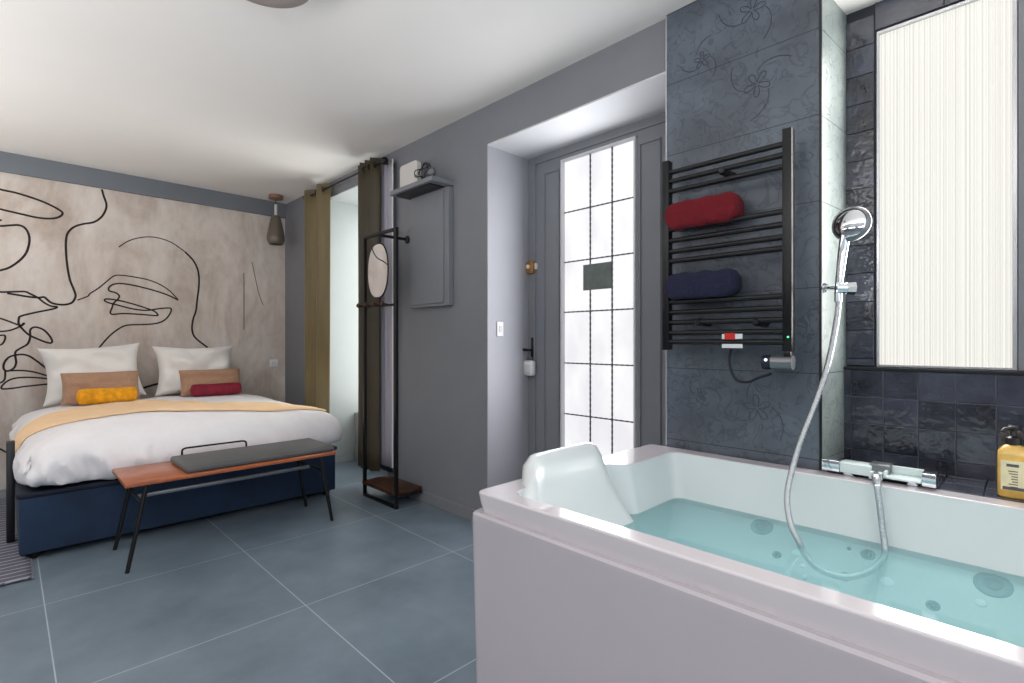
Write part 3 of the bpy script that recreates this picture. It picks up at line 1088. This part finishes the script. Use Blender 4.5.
MB().loft([rsq(.030, .030, .012, .667), rsq(.034, .034, .014, .672), rsq(.034, .034, .014, .78), rsq(.033, .033, .016, .80), rsq(.022, .022, .014, .814), rsq(.014, .014, .010, .82)], True, True).build('bottle_body', M['amber'], soap, 50)
MB().lathe((sx, sy, .818), [(.018, 0), (.018, .02), (.010, .024), (.007, .028), (.007, .048)], 24).build('pump_collar', M['darkplastic'], soap)
MB().box(sx - .02, sx + .016, sy - .012, sy + .012, .862, .874, .004).tube([(sx - .015, sy, .868), (sx - .034, sy + .018, .866), (sx - .038, sy + .022, .858)], .0048, 10).build('pump_nozzle', M['darkplastic'], soap)
lbp = MB().box(sx - .0352, sx - .0335, sy - .026, sy + .026, .69, .775, .0005).build('bottle_label', M['soaplabel'], soap, 0)
s_ = MB()
s_.box(sx - .0358, sx - .0350, sy - .012, sy + .014, .758, .766)
for k in range(7):
    s_.box(sx - .0358, sx - .0350, sy - .010, sy + random.uniform(.0, .012), .744 - k * .0075, .7465 - k * .0075)
s_.box(sx - .0358, sx - .0350, sy - .024, sy + .022, .691, .700)
s_.build('label_print', M['leather'], lbp, 0)

# ------------------------------------------------------------------ towel radiator
rad = thing('towel_radiator', (1.98, .83, 1.08), 'black ladder towel radiator mounted on the dark tiled column', 'radiator')
XR = 1.972
MB().box(XR - .018, XR + .018, 1.053, 1.083, 1.085, 1.872, .003).build('upright', M['radiator'], rad)
MB().box(XR - .018, XR + .018, .585, .617, 1.085, 1.872, .003).build('upright', M['radiator'], rad)
BARS = [1.822, 1.784, 1.743, 1.583, 1.537, 1.492, 1.452, 1.282, 1.240, 1.198, 1.155, 1.118]
for z in BARS:
    MB().tube([(XR - .004, .61, z), (XR - .004, 1.06, z)], .0105, 14).build('rail', M['radiator'], rad)
for (u_, v_) in ((721, 170), (697, 322), (755, 322)):
    q = P(u_, v_, x=XR - .02)
    MB().lathe((XC, q.y, q.z), [(.016, 0), (.016, .055), (.013, .075), (.015, .078), (.015, .098), (.010, .106)], 20, (-1, 0, 0)).build('wall_mount', M['radiator'], rad)
# control head and its details
MB().box(XR - .016, XR + .016, .589, .613, 1.062, 1.087, .002).build('coupling', M['radiator'], rad)
hd = MB().tube([(XR - .002, .585, 1.045), (XR - .002, .655, 1.045)], .026, 20).build('thermostat', M['steel'], rad)
MB().tube([(XR - .002, .655, 1.045), (XR - .002, .685, 1.045)], .0265, 20).build('thermostat_cap', M['cable'], hd)
MB().lathe((XR - .027, .668, 1.054), [(.005, 0), (.005, .003), (.003, .004)], 12, (-1, 0, 0)).build('indicator', M['led_white'], hd)
q = P(788, 337, x=XR - .018)
MB().lathe((XR - .0175, q.y, q.z), [(.0035, 0), (.0035, .002), (.002, .003)], 12, (-1, 0, 0)).build('indicator', M['led_green'], rad)
a_, b_ = P(722, 336, x=XR - .016), P(742.5, 336, x=XR - .016)
tagp = MB().box(XR - .018, XR - .014, b_.y, a_.y, P(732, 339, x=XR).z, P(732, 334, x=XR).z, .0005).box(XR - .018, XR - .014, b_.y, a_.y, P(732, 348, x=XR).z, P(732, 344, x=XR).z, .0005).build('warning_label', M['white_plastic'], rad, 0)
c_, d_ = P(726.5, 336, x=XR), P(737, 336, x=XR)
MB().box(XR - .019, XR - .0175, d_.y, c_.y, P(732, 339.5, x=XR).z, P(732, 333, x=XR).z, .0003).build('label_print', M['red_label'], tagp, 0)
cab = [W(731, 349, 2.02), W(729.5, 358, 2.02), W(731, 370, 2.01), W(737, 380, 1.99), W(748, 382, 1.96), W(758, 378, 1.93), W(771, 374, 1.89)]
for p in cab:
    p.x = min(p.x, XC - .012)
MB().tube(smooth_path(cab, 6), .0052, 10).build('power_cable', M['cable'], rad, 60)


def folded_towel(name, m, y0, y1, z0, z1, xa, xb, label, layers=3):
    t = thing(name, ((xa + xb) / 2, (y0 + y1) / 2, z0), label, 'towel', 'folded towels on the towel radiator')
    # a rolled stack seen from its folded edge: rounded front, layered ends
    h = (z1 - z0) / layers
    for k in range(layers):
        mb = MB()
        rings = []
        N = 22
        for i in range(N + 1):
            yy = y0 + (y1 - y0) * i / N
            sag = .006 * math.sin(i * .9 + k * 2) + .004 * noise.noise(Vector((yy * 9, k, 3)))
            e = min(i, N - i) / N
            sc = 1 - .5 * max(0, .06 - e) / .06
            ring = []
            for j in range(20):
                a = 2 * math.pi * j / 20
                ca, sa = math.cos(a), math.sin(a)
                rx = (xb - xa) / 2 * math.copysign(abs(ca) ** .38, ca)
                rz = h * .5 * math.copysign(abs(sa) ** .4, sa)
                n_ = noise.noise(Vector((yy * 22, a * 1.4, k * 5))) * .004
                ring.append(Vector(((xa + xb) / 2 + rx * (.92 + .08 * sc) + n_, yy + .004 * k, z0 + h * (k + .5) + rz * sc + sag * .4 + n_)))
            rings.append(ring)
        mb.loft(rings, True, True)
        mb.build('towel_fold', m, t, 60)
    return t


folded_towel('hand_towel', M['redtowel'], .775, 1.056, 1.578, 1.688, 1.93, 2.03, 'folded red towel tucked on the upper rails of the black radiator', 1)
folded_towel('hand_towel', M['bluetowel'], .785, 1.056, 1.292, 1.398, 1.93, 2.03, 'folded navy blue towel on the lower rails of the radiator', 1)

# ------------------------------------------------------------------ ceiling lamp
ctr = Vector((.70, 1.95, 0))
cl = thing('ceiling_lamp', (.66, 1.95, ZC), 'round taupe flush ceiling lamp at the top edge of the view', 'lamp')
MB().lathe((.66, 1.95, ZC), [(.06, 0), (.06, -.03)], 30).build('lamp_mount', M['router'], cl)
MB().lathe((.66, 1.95, ZC), [(.19, -.012), (.192, -.05), (.188, -.090), (.172, -.116), (.11, -.132), (.0, -.136)], 48, cap0=False).build('lamp_shade', M['lampshade'], cl, 60)

# ------------------------------------------------------------------ pendant lamp beside the bed
pd = thing('pendant_lamp', (1.90, 5.2, ZC), 'small smoked glass pendant lamp hanging right of the bed', 'pendant lamp')
px, py = 1.885, 5.19
MB().lathe((px, py, ZC), [(.066, 0), (.066, -.035), (.06, -.04), (.01, -.042)], 32).build('canopy', M['copper'], pd)
MB().tube([(px, py, ZC - .03), (px, py, 2.36)], .004, 8).build('cord', M['edge'], pd)
MB().tube([(px, py, 2.46), (px, py, 2.33)], .014, 16).build('stem', M['router'], pd)
MB().lathe((px, py, 2.35), [(.03, 0), (.045, -.02), (.058, -.08), (.074, -.16), (.082, -.21), (.08, -.245), (.066, -.275), (.06, -.28), (.066, -.262), (.07, -.22)], 40, cap1=False).build('lamp_shade', M['pendant'], pd, 60)

# ------------------------------------------------------------------ curtains and their rod
rod = thing('curtain_rod', (1.98, 3.9, 2.448), 'thin black curtain rod running under the ceiling over the recess', 'curtain rod')
MB().tube([(1.98, 3.34, 2.448), (1.98, 4.69, 2.448)], .009, 14).build('rod', M['black'], rod)
for y in (3.335, 4.70):
    MB().lathe((1.98, y, 2.448), [(.008, -.03), (.022, -.022), (.028, 0), (.022, .022), (.008, .03)], 20, (0, 1, 0)).build('finial', M['black'], rod, 60)
MB().tube([(1.98, 3.38, 2.448), (XW, 3.38, 2.448)], .008, 12).lathe((XW, 3.38, 2.448), [(.026, 0), (.026, -.008)], 20, (1, 0, 0)).build('rod_bracket', M['black'], rod)
MB().tube([(1.98, 4.66, 2.448), (XW, 4.66, 2.448)], .008, 12).lathe((XW, 4.66, 2.448), [(.026, 0), (.026, -.008)], 20, (1, 0, 0)).build('rod_bracket', M['black'], rod)


def curtain(name, label, y0, y1, zb, zt, waves, amp, m, phase=0, group=None, lining=None):
    t = thing(name, (1.98, (y0 + y1) / 2, zb), label, 'curtain', group)
    N, K = int(waves * 18), 16
    mb = MB()
    rings = []
    for k in range(K + 1):
        f_ = k / K
        z = zt + (zb - zt) * f_
        ring = []
        for i in range(N + 1):
            s = i / N
            ph = phase + s * waves * 2 * math.pi
            wob = .25 * noise.noise(Vector((s * 4, f_ * 1.5, phase)))
            x = 1.98 + amp * (1 - .15 * f_) * math.sin(ph + wob * f_ * 2)
            y = y0 + (y1 - y0) * s + .010 * f_ * math.sin(s * 5 + 1) + .012 * math.sin(2 * ph) * .5
            ring.append(Vector((x, y, z)))
        rings.append(ring)
    mb.loft(rings, closed=False)
    p = mb.build('curtain_panel', m, t, 80, solid=.004)
    # eyelets where the rod threads the folds
    n_e = int(waves * 2)
    for e in range(n_e):
        s = (e * math.pi - phase) / (waves * 2 * math.pi)
        if s < .02 or s > .98:
            continue
        y = y0 + (y1 - y0) * s
        g_ = MB()
        cpts = [Vector((1.98 + .020 * math.cos(a), y, 2.448 + .020 * math.sin(a))) for a in [2 * math.pi * k / 18 for k in range(19)]]
        g_.tube(cpts, .004, 8, False)
        g_.build('eyelet', M['black'], t, 60)
    if lining:
        a, b2 = lining
        lm = MB()
        rings = []
        for k in range(K + 1):
            f_ = k / K
            z = zt - .03 + (zb + .035 - zt + .03) * f_
            spread = 1
            yy0 = b2 + (a - b2) * spread
            rings.append([Vector((2.038 + .006 * math.sin(i * .75 + f_ * 2), yy0 + (b2 - yy0) * i / 30, z)) for i in range(31)])
        lm.loft(rings, closed=False)
        lm.build('lining', M['lining'], t, 80, solid=.003)
        MB().box(2.034, 2.042, a - .006, a + .004, zb + .04, zt - .03, .002).build('lining_edge', M['pillow'], t)
        hm = MB().box(2.028, 2.048, a + .01, b2, zb + .005, zb + .04, .004)
        hm.build('hem', M['edge'], t)
    return t


curtain('curtain', 'olive gold curtain hanging at the far side of the recess', 4.285, 4.67, .03, 2.50, 1.5, .036, M['olive'], 1.9, 'curtains of the bedroom recess')
curtain('curtain', 'dark olive curtain gathered behind the black clothes stand', 3.425, 3.70, .145, 2.50, 3.5, .034, M['brown_curtain'], .4, 'curtains of the bedroom recess', lining=(3.315, 3.53))

# ------------------------------------------------------------------ clothes stand
cs = thing('clothes_stand', (1.86, 3.19, 0), 'black metal clothes stand with dark wooden shelf against the grey wall', 'clothes stand')
XS = 1.86
YA, YBk = 2.98, 3.40
MB().box(XS - .011, XS + .011, YA - .011, YA + .011, 0, 1.885, .002).build('post', M['black'], cs)
MB().box(XS - .011, XS + .011, YBk - .011, YBk + .011, 0, 1.875, .002).build('post', M['black'], cs)
MB().box(XS - .010, XS + .010, YA, YBk, 1.862, 1.884, .002).build('top_bar', M['black'], cs)
MB().box(XS - .011, XS + .011, YA, YBk, 0, .022, .002).build('foot_bar', M['black'], cs)
MB().box(XS, XW - .02, 3.17, 3.19, 1.85, 1.868, .002).lathe((XW, 3.18, 1.859), [(.028, 0), (.028, .01), (.012, .02)], 24, (-1, 0, 0)).build('wall_arm', M['black'], cs)
MB().box(XS - .02, XW - .018, YA - .004, YBk + .004, .088, .114, .004).build('shelf', M['darkwood'], cs, 0)
MB().box(XS, XW - .02, YA - .01, YA + .01, .072, .088, .002).build('shelf_bearer', M['black'], cs)
MB().box(XS, XW - .02, YBk - .01, YBk + .01, .072, .088, .002).build('shelf_bearer', M['black'], cs)
rl = MB().tube([(XS, YA, 1.368), (XS, YBk + .015, 1.368)], .008, 12).build('peg_rail', M['black'], cs)
for y in (3.08, 3.19, 3.30, 3.41):
    MB().lathe((XS, y, 1.372), [(.006, 0), (.006, .035), (.015, .040), (.016, .052), (.010, .058)], 16, (-1, 0, .15)).build('peg', M['darkwood'], rl)

# hanging mirror
mr = thing('wall_mirror', (XS, 3.195, 1.43), 'oval hand mirror in thin black frame hanging on the clothes stand', 'mirror')
mc = Vector((XS - .014, 3.195, 1.613))
ov = []
for k in range(49):
    a = 2 * math.pi * k / 48
    ca, sa = math.cos(a), math.sin(a)
    ov.append(mc + Vector((0, .135 * math.copysign(abs(ca) ** .8, ca), .188 * math.copysign(abs(sa) ** .9, sa))))
MB().tube(ov, .005, 8, False).build('mirror_frame', M['black'], mr, 60)
MB().loft([[p + Vector((-.002, 0, 0)) for p in ov[:-1]], [p + Vector((.004, 0, 0)) for p in ov[:-1]]], True, True).build('mirror_glass', M['mirror'], mr, 0)
MB().tube([mc + Vector((0, 0, .188)), (XS - .012, 3.195, 1.862)], .003, 8).build('hanger', M['black'], mr)

# ------------------------------------------------------------------ wall cabinet with shelf, router and cable
bx = thing('wall_cabinet', (2.06, 2.9, 1.355), 'flat grey painted cabinet on the wall with a shelf on top', 'cabinet')
MB().box(2.040, XW, 2.645, 3.08, 1.355, 2.128, .003).build('cabinet_box', M['wall'], bx, 0)
MB().box(2.030, 2.041, 2.690, 3.074, 1.375, 2.11, .003).build('cabinet_cover', M['wall'], bx, 0)
MB().box(1.905, XW, 2.640, 3.136, 2.135, 2.165, .003).build('top_shelf', M['wall'], bx, 0)
MB().box(1.93, XW, 2.70, 3.09, 2.126, 2.136, .002).build('shelf_strip', M['edge'], bx, 0)
rt = thing('wifi_router', (1.975, 2.99, 2.165), 'white rounded router box standing on the wall cabinet shelf', 'router')


def rplate(y0, y1, z0, z1, r_, xa, xb):
    cs_ = [(y0, z0, r_), (y0, z1, r_), (y1, z1, r_), (y1, z0, r_)]
    o_ = round_poly(cs_, 0, 6, 2)
    return [[Vector((x, p.x, p.y)) for p in o_] for x in (xa, xb)]


MB().loft(rplate(2.875, 3.085, 2.166, 2.335, .03, 1.955, 1.985), True, True).build('router_case', M['router'], rt, 40)
MB().lathe((1.955, 2.98, 2.26), [(.005, 0), (.005, .001), (.003, .0015)], 16, (-1, 0, 0)).build('router_light', M['router'], rt)
cb = thing('coiled_cable', (2.0, 2.76, 2.166), 'tangle of thin black cable on the wall cabinet shelf', 'cable')
loop = []
for k in range(46):
    a = k * .42
    rr = .045 + .018 * math.sin(k * 1.3)
    loop.append(Vector((1.948 + rr * math.sin(a * 1.3) * .4, 2.79 + rr * 1.3 * math.cos(a), 2.226 + rr * .95 * math.sin(a))))
MB().tube(smooth_path(loop, 3), .0032, 8).build('cable', M['cable'], cb, 60)
wbc = thing('round_plug', (1.98, 2.71, 2.166), 'small round silver device on the near end of the cabinet shelf', 'device')
MB().lathe((1.94, 2.695, 2.205), [(.012, -.02), (.028, -.012), (.03, .006), (.022, .014), (.020, .008)], 24, (-.8, -.5, .1)).build('device_body', M['steel'], wbc, 60)
MB().box(1.928, 1.954, 2.682, 2.708, 2.166, 2.180, .003).build('device_foot', M['edge'], wbc)

# ------------------------------------------------------------------ bed
BX0, BX1, BY0, BY1 = .05, 1.725, 3.58, 5.42
bed = thing('bed', (.875, 4.5, 0), 'double bed with navy upholstered base against the beige mural wall', 'bed')
b = MB().box(BX0, BX1, BY0, BY1, .035, .325, .012, 3)
b.build('bed_base', M['navy'], bed)
MB().box(BX0 - .01, BX1 + .01, BY0 - .008, BY1, .325, .352, .008, 2).build('base_rim', M['navydark'], bed)
for (x, y) in ((BX0 + .05, BY0 + .05), (BX1 - .05, BY0 + .05), (BX0 + .05, BY1 - .05), (BX1 - .05, BY1 - .05)):
    MB().lathe((x, y, 0), [(.022, 0), (.028, .037)], 16).build('leg', M['black'], bed)
MB().box(BX0 - .045, BX0 - .01, 3.92, 3.99, .02, .57, .004).build('side_post', M['edge'], bed)
MB().box(BX0 + .02, BX1 - .02, BY0 + .02, BY1, .352, .56, .05, 4).build('mattress', M['navydark'], bed)

# duvet: puffed rings with gathered folds along the hem
DX0, DX1, DY0, DY1 = .032, 1.79, 3.515, 5.30


def duvet_ring(inset, z, fold, r_=.14):
    cs_ = [(DX0 + inset, DY0 + inset, r_), (DX0 + inset, DY1 - inset * .3, .05), (DX1 - inset, DY1 - inset * .3, .05), (DX1 - inset, DY0 + inset, r_)]
    o_ = round_poly(cs_, z, 10, 84)
    cx, cy = (DX0 + DX1) / 2, (DY0 + DY1) / 2
    out = []
    for i, p in enumerate(o_):
        n_ = Vector((p.x - cx, p.y - cy, 0))
        # outward direction from the nearest side
        ex = min(p.x - DX0, DX1 - p.x)
        ey = min(p.y - DY0, DY1 - p.y)
        dirv = Vector((math.copysign(1, n_.x), 0, 0)) if ex < ey else Vector((0, math.copysign(1, n_.y), 0))
        s = p.x * 1.0 + p.y * 1.0 if True else 0
        left = max(0, 1 - (p.x - DX0) / .9)
        a = noise.noise(Vector((p.x * 9 + z * 3.0, p.y * 9, z * 2.2))) * .030 * fold * (.35 + 1.0 * left)
        a += noise.noise(Vector((p.x * 20 + z * 5, p.y * 20, z * 3.0))) * .034 * fold * (.15 + 1.0 * left)
        lf = max(0, 1 - (p.x - DX0) / .62) ** .7
        rd = .5 - abs(noise.noise(Vector((p.x * 9 + z * 5 + 3, p.y * 9, z * 1.6)))) * 2.2
        a += rd * .072 * lf * min(1.2, fold) * (1 if z < .52 else .5)
        if dirv.x < 0:
            a = a * .3 - .012
        b_ = noise.noise(Vector((p.x * 2.2, p.y * 2.2, 4.0))) * .018
        b_ += .010 * noise.noise(Vector((p.x * 6 + 2 * p.y, p.y * 5, 9.0)))
        q = p + dirv * a
        q.z += b_ * (1 - fold * .4) + (.012 * fold * noise.noise(Vector((p.x * 6, p.y * 6, 1))) if z < .45 else 0)
        out.append(q)
    return out


dv = MB()
prof = [(.06, .380, .3), (.03, .375, .9), (.008, .392, 1.2), (-.002, .415, 1.3), (-.005, .44, 1.3), (-.004, .465, 1.25), (.002, .49, 1.1), (.012, .515, .95), (.026, .54, .75), (.055, .572, .5), (.10, .598, .35), (.16, .618, .25), (.24, .632, .2), (.34, .642, .12), (.46, .648, .05), (.58, .652, 0), (.70, .655, 0), (.80, .656, 0)]
rings = [duvet_ring(i_, z_, f_, max(.03, .15 - i_ * .1)) for i_, z_, f_ in prof]
dv.loft(rings, False, True)
bvh_bm = dv.bm.copy()
duvet = tag(dv.build('duvet', M['fabric_white'], smooth=80, origin=(.875, 4.4, .37)), 'rumpled white duvet covering the double bed', 'duvet')
BVH = BVHTree.FromBMesh(bvh_bm)

# folded peach throw lying across the duvet and over its left side
th = MB()
rows_ = []
NA, NB_ = 70, 14
for i in range(NA + 1):
    f_ = i / NA
    # angle sweep in the XZ plane, from the right end over the top to the left side
    ang = math.radians(30.5) + (math.radians(157.0) - math.radians(30.5)) * f_
    ring = []
    for j in range(NB_ + 1):
        g_ = j / NB_
        ya = 3.66 + .38 * min(1, f_ * 1.5) + .012 * math.sin(f_ * 9)
        yb = 3.86 + .86 * min(1, f_ * 2.0) ** .85
        if f_ > .82:
            k_ = (f_ - .82) / .18
            yb -= .35 * k_
            ya += .02 * k_
        y = ya + (yb - ya) * g_ + .008 * math.sin(f_ * 23 + g_ * 3)
        o_ = Vector((.875, y, .12))
        d_ = Vector((math.cos(ang), 0, math.sin(ang)))
        hit = BVH.ray_cast(o_ + d_ * 2.5, -d_)
        p = hit[0] if hit[0] is not None else o_ + d_ * .5
        wr = .010 + .006 * noise.noise(Vector((f_ * 14, g_ * 5, 2))) + .005 * math.sin(g_ * 13 + f_ * 3) * (1 - g_ * .3)
        if j in (0, NB_):
            wr = .004
        ring.append(p + d_ * (wr + .004))
    rows_.append(ring)
th.loft(rows_, closed=False)
tag(th.build('throw_blanket', M['throw'], smooth=80, solid=.012, sub=1, origin=(.875, 4.3, .6)), 'peach coloured throw folded across the white duvet', 'throw')


def cushion(name, label, cat, c, w_, h_, t_, tilt, yaw, m, group=None, pinch=.15, n=22, seed=0, roll=0):
    mb = MB()
    top = {}
    bot = {}
    for i in range(n + 1):
        for j in range(n + 1):
            u_, v_ = 2 * i / n - 1, 2 * j / n - 1
            x = w_ / 2 * u_ * (1 - pinch * (1 - v_ * v_) * abs(u_) ** 2)
            z = h_ / 2 * v_ * (1 - pinch * (1 - u_ * u_) * abs(v_) ** 2)
            th_ = t_ / 2 * ((1 - u_ ** 4) * (1 - v_ ** 4)) ** .55
            wr = noise.noise(Vector((u_ * 2.2 + seed, v_ * 2.2, seed * 3))) * .042 * t_ / .18
            wr += noise.noise(Vector((u_ * 5 + seed, v_ * 4, seed))) * .022 * t_ / .2 * max(abs(u_), abs(v_))
            for dct, sg in ((top, 1), (bot, -1)):
                if sg == -1 and (i in (0, n) or j in (0, n)):
                    dct[i, j] = top[i, j]
                    continue
                p = Vector((x, sg * -(th_) + wr * (1 - max(abs(u_), abs(v_)) ** 6), z))
                dct[i, j] = mb.bm.verts.new(p)
    for dct, flip in ((top, 0), (bot, 1)):
        for i in range(n):
            for j in range(n):
                fv = [dct[i, j], dct[i + 1, j], dct[i + 1, j + 1], dct[i, j + 1]]
                mb.bm.faces.new(fv[::-1] if flip else fv)
    R3 = Matrix.Rotation(yaw, 3, 'Z') @ Matrix.Rotation(-tilt, 3, 'X') @ Matrix.Rotation(roll, 3, 'Y')
    for v in mb.bm.verts:
        v.co = R3 @ v.co + Vector(c)
    return tag(mb.build(name, m, smooth=80, sub=1, origin=(c[0], c[1], c[2] - h_ / 2)), label, cat, group)


cushion('bed_pillow', 'large white pillow at the left, leaning on the mural wall', 'pillow', (.505, 5.23, .872), .67, .47, .25, math.radians(14), 0, M['pillow'], 'white bed pillows', seed=1, roll=math.radians(-4))
cushion('bed_pillow', 'large white pillow at the right, behind the burgundy bolster', 'pillow', (1.21, 5.23, .868), .66, .46, .25, math.radians(14), 0, M['pillow'], 'white bed pillows', seed=5)
cushion('tan_cushion', 'tan oblong cushion behind the mustard bolster', 'cushion', (.535, 5.055, .765), .50, .26, .12, math.radians(20), 0, M['tan'], 'tan oblong cushions', .05, seed=2)
cushion('tan_cushion', 'tan oblong cushion behind the burgundy bolster', 'cushion', (1.29, 5.055, .765), .50, .24, .12, math.radians(20), 0, M['tan'], 'tan oblong cushions', .05, seed=8)


def bolster(name, label, x0, x1, y, z, r_, m, seed):
    mb = MB()
    rings = []
    N = 26
    for i in range(N + 1):
        f_ = i / N
        x = x0 + (x1 - x0) * f_
        e = min(f_, 1 - f_) * (x1 - x0)
        k = 1 if e > .03 else math.sqrt(max(.02, 1 - ((.03 - e) / .03) ** 2)) * .55 + .45 * (e > 0 or .4)
        ring = []
        for j in range(24):
            a = 2 * math.pi * j / 24
            ca, sa = math.cos(a), math.sin(a)
            q = r_ * k * (1 + .07 * noise.noise(Vector((x * 14 + seed, math.cos(a) * 1.5, math.sin(a) * 1.5))))
            ring.append(Vector((x, y + q * 1.05 * math.copysign(abs(ca) ** .85, ca), z + q * .95 * math.copysign(abs(sa) ** .85, sa))))
        rings.append(ring)
    mb.loft(rings, True, True)
    return tag(mb.build(name, m, smooth=60, origin=((x0 + x1) / 2, y, z - r_)), label, 'bolster', 'velvet bolsters on the bed')


bolster('bolster_cushion', 'bright mustard velvet bolster on the left of the bed', .37, .735, 4.90, .712, .060, M['mustard'], 1)
bolster('bolster_cushion', 'dark burgundy velvet bolster on the right of the bed', 1.10, 1.49, 4.92, .708, .054, M['burgundy'], 7)

# ------------------------------------------------------------------ bench at the foot of the bed
bn = thing('bench', (.94, 3.27, 0), 'orange wood bench with thin black legs at the bed foot', 'bench')
MB().box(.41, 1.475, 3.055, 3.475, .412, .434, .005).build('seat', M['teak'], bn)
MB().box(.665, 1.468, 3.06, 3.43, .434, .470, .014, 4).build('seat_pad', M['leather'], bn)
MB().tube(smooth_path([(.73, 3.455, .43), (.73, 3.455, .486), (.742, 3.455, .498), (.755, 3.455, .50)], 4) + [Vector((1.05, 3.455, .50))] + smooth_path([(1.063, 3.455, .498), (1.075, 3.455, .486), (1.075, 3.455, .43)], 4), .0055, 10).build('handle_loop', M['black'], bn)
for sx_, (xt, xf) in ((0, (.50, .42)), (1, (1.385, 1.455))):
    for (yt, yf) in ((3.085, 3.07), (3.445, 3.46)):
        MB().tube([(xt, yt, .412), (xf, yf, 0)], [.012, .0095], 12).build('leg', M['black'], bn)
for xt, s in ((.50, -1), (1.385, 1)):
    MB().tube([(xt + s * .018, 3.085, .318), (xt + s * .018, 3.445, .318)], .008, 10).build('cross_bar', M['black'], bn)
MB().box(.49, 1.395, 3.255, 3.275, .305, .325, .003).build('stretcher', M['steel'], bn)

# ------------------------------------------------------------------ rug and low floor strip
rg = thing('striped_rug', (-.5, 4.2, 0), 'dark rug with thin pale stripes on the floor left of the bed', 'rug')
mb = MB()
rings = []
for j in range(60):
    y = 3.30 + (5.1 - 3.30) * j / 59
    rings.append([Vector((x, y + .003 * math.sin(x * 40), .012 + .0015 * math.sin(j * 1.7 + x * 30))) for x in [-1.3 + (1.39) * i / 40 for i in range(41)]])
mb.loft(rings, closed=False)
mb.build('rug_weave', M['rug'], rg, 60, solid=.010)
fr_ = MB()
for k in range(90):
    y = 3.30 + 1.8 * k / 90
    fr_.tube([(.088, y, .010), (.100, y + random.uniform(-.004, .004), .004)], .0022, 5)
tag(fr_.build('rug_fringe', M['lining'], rg, 0), kind='stuff')
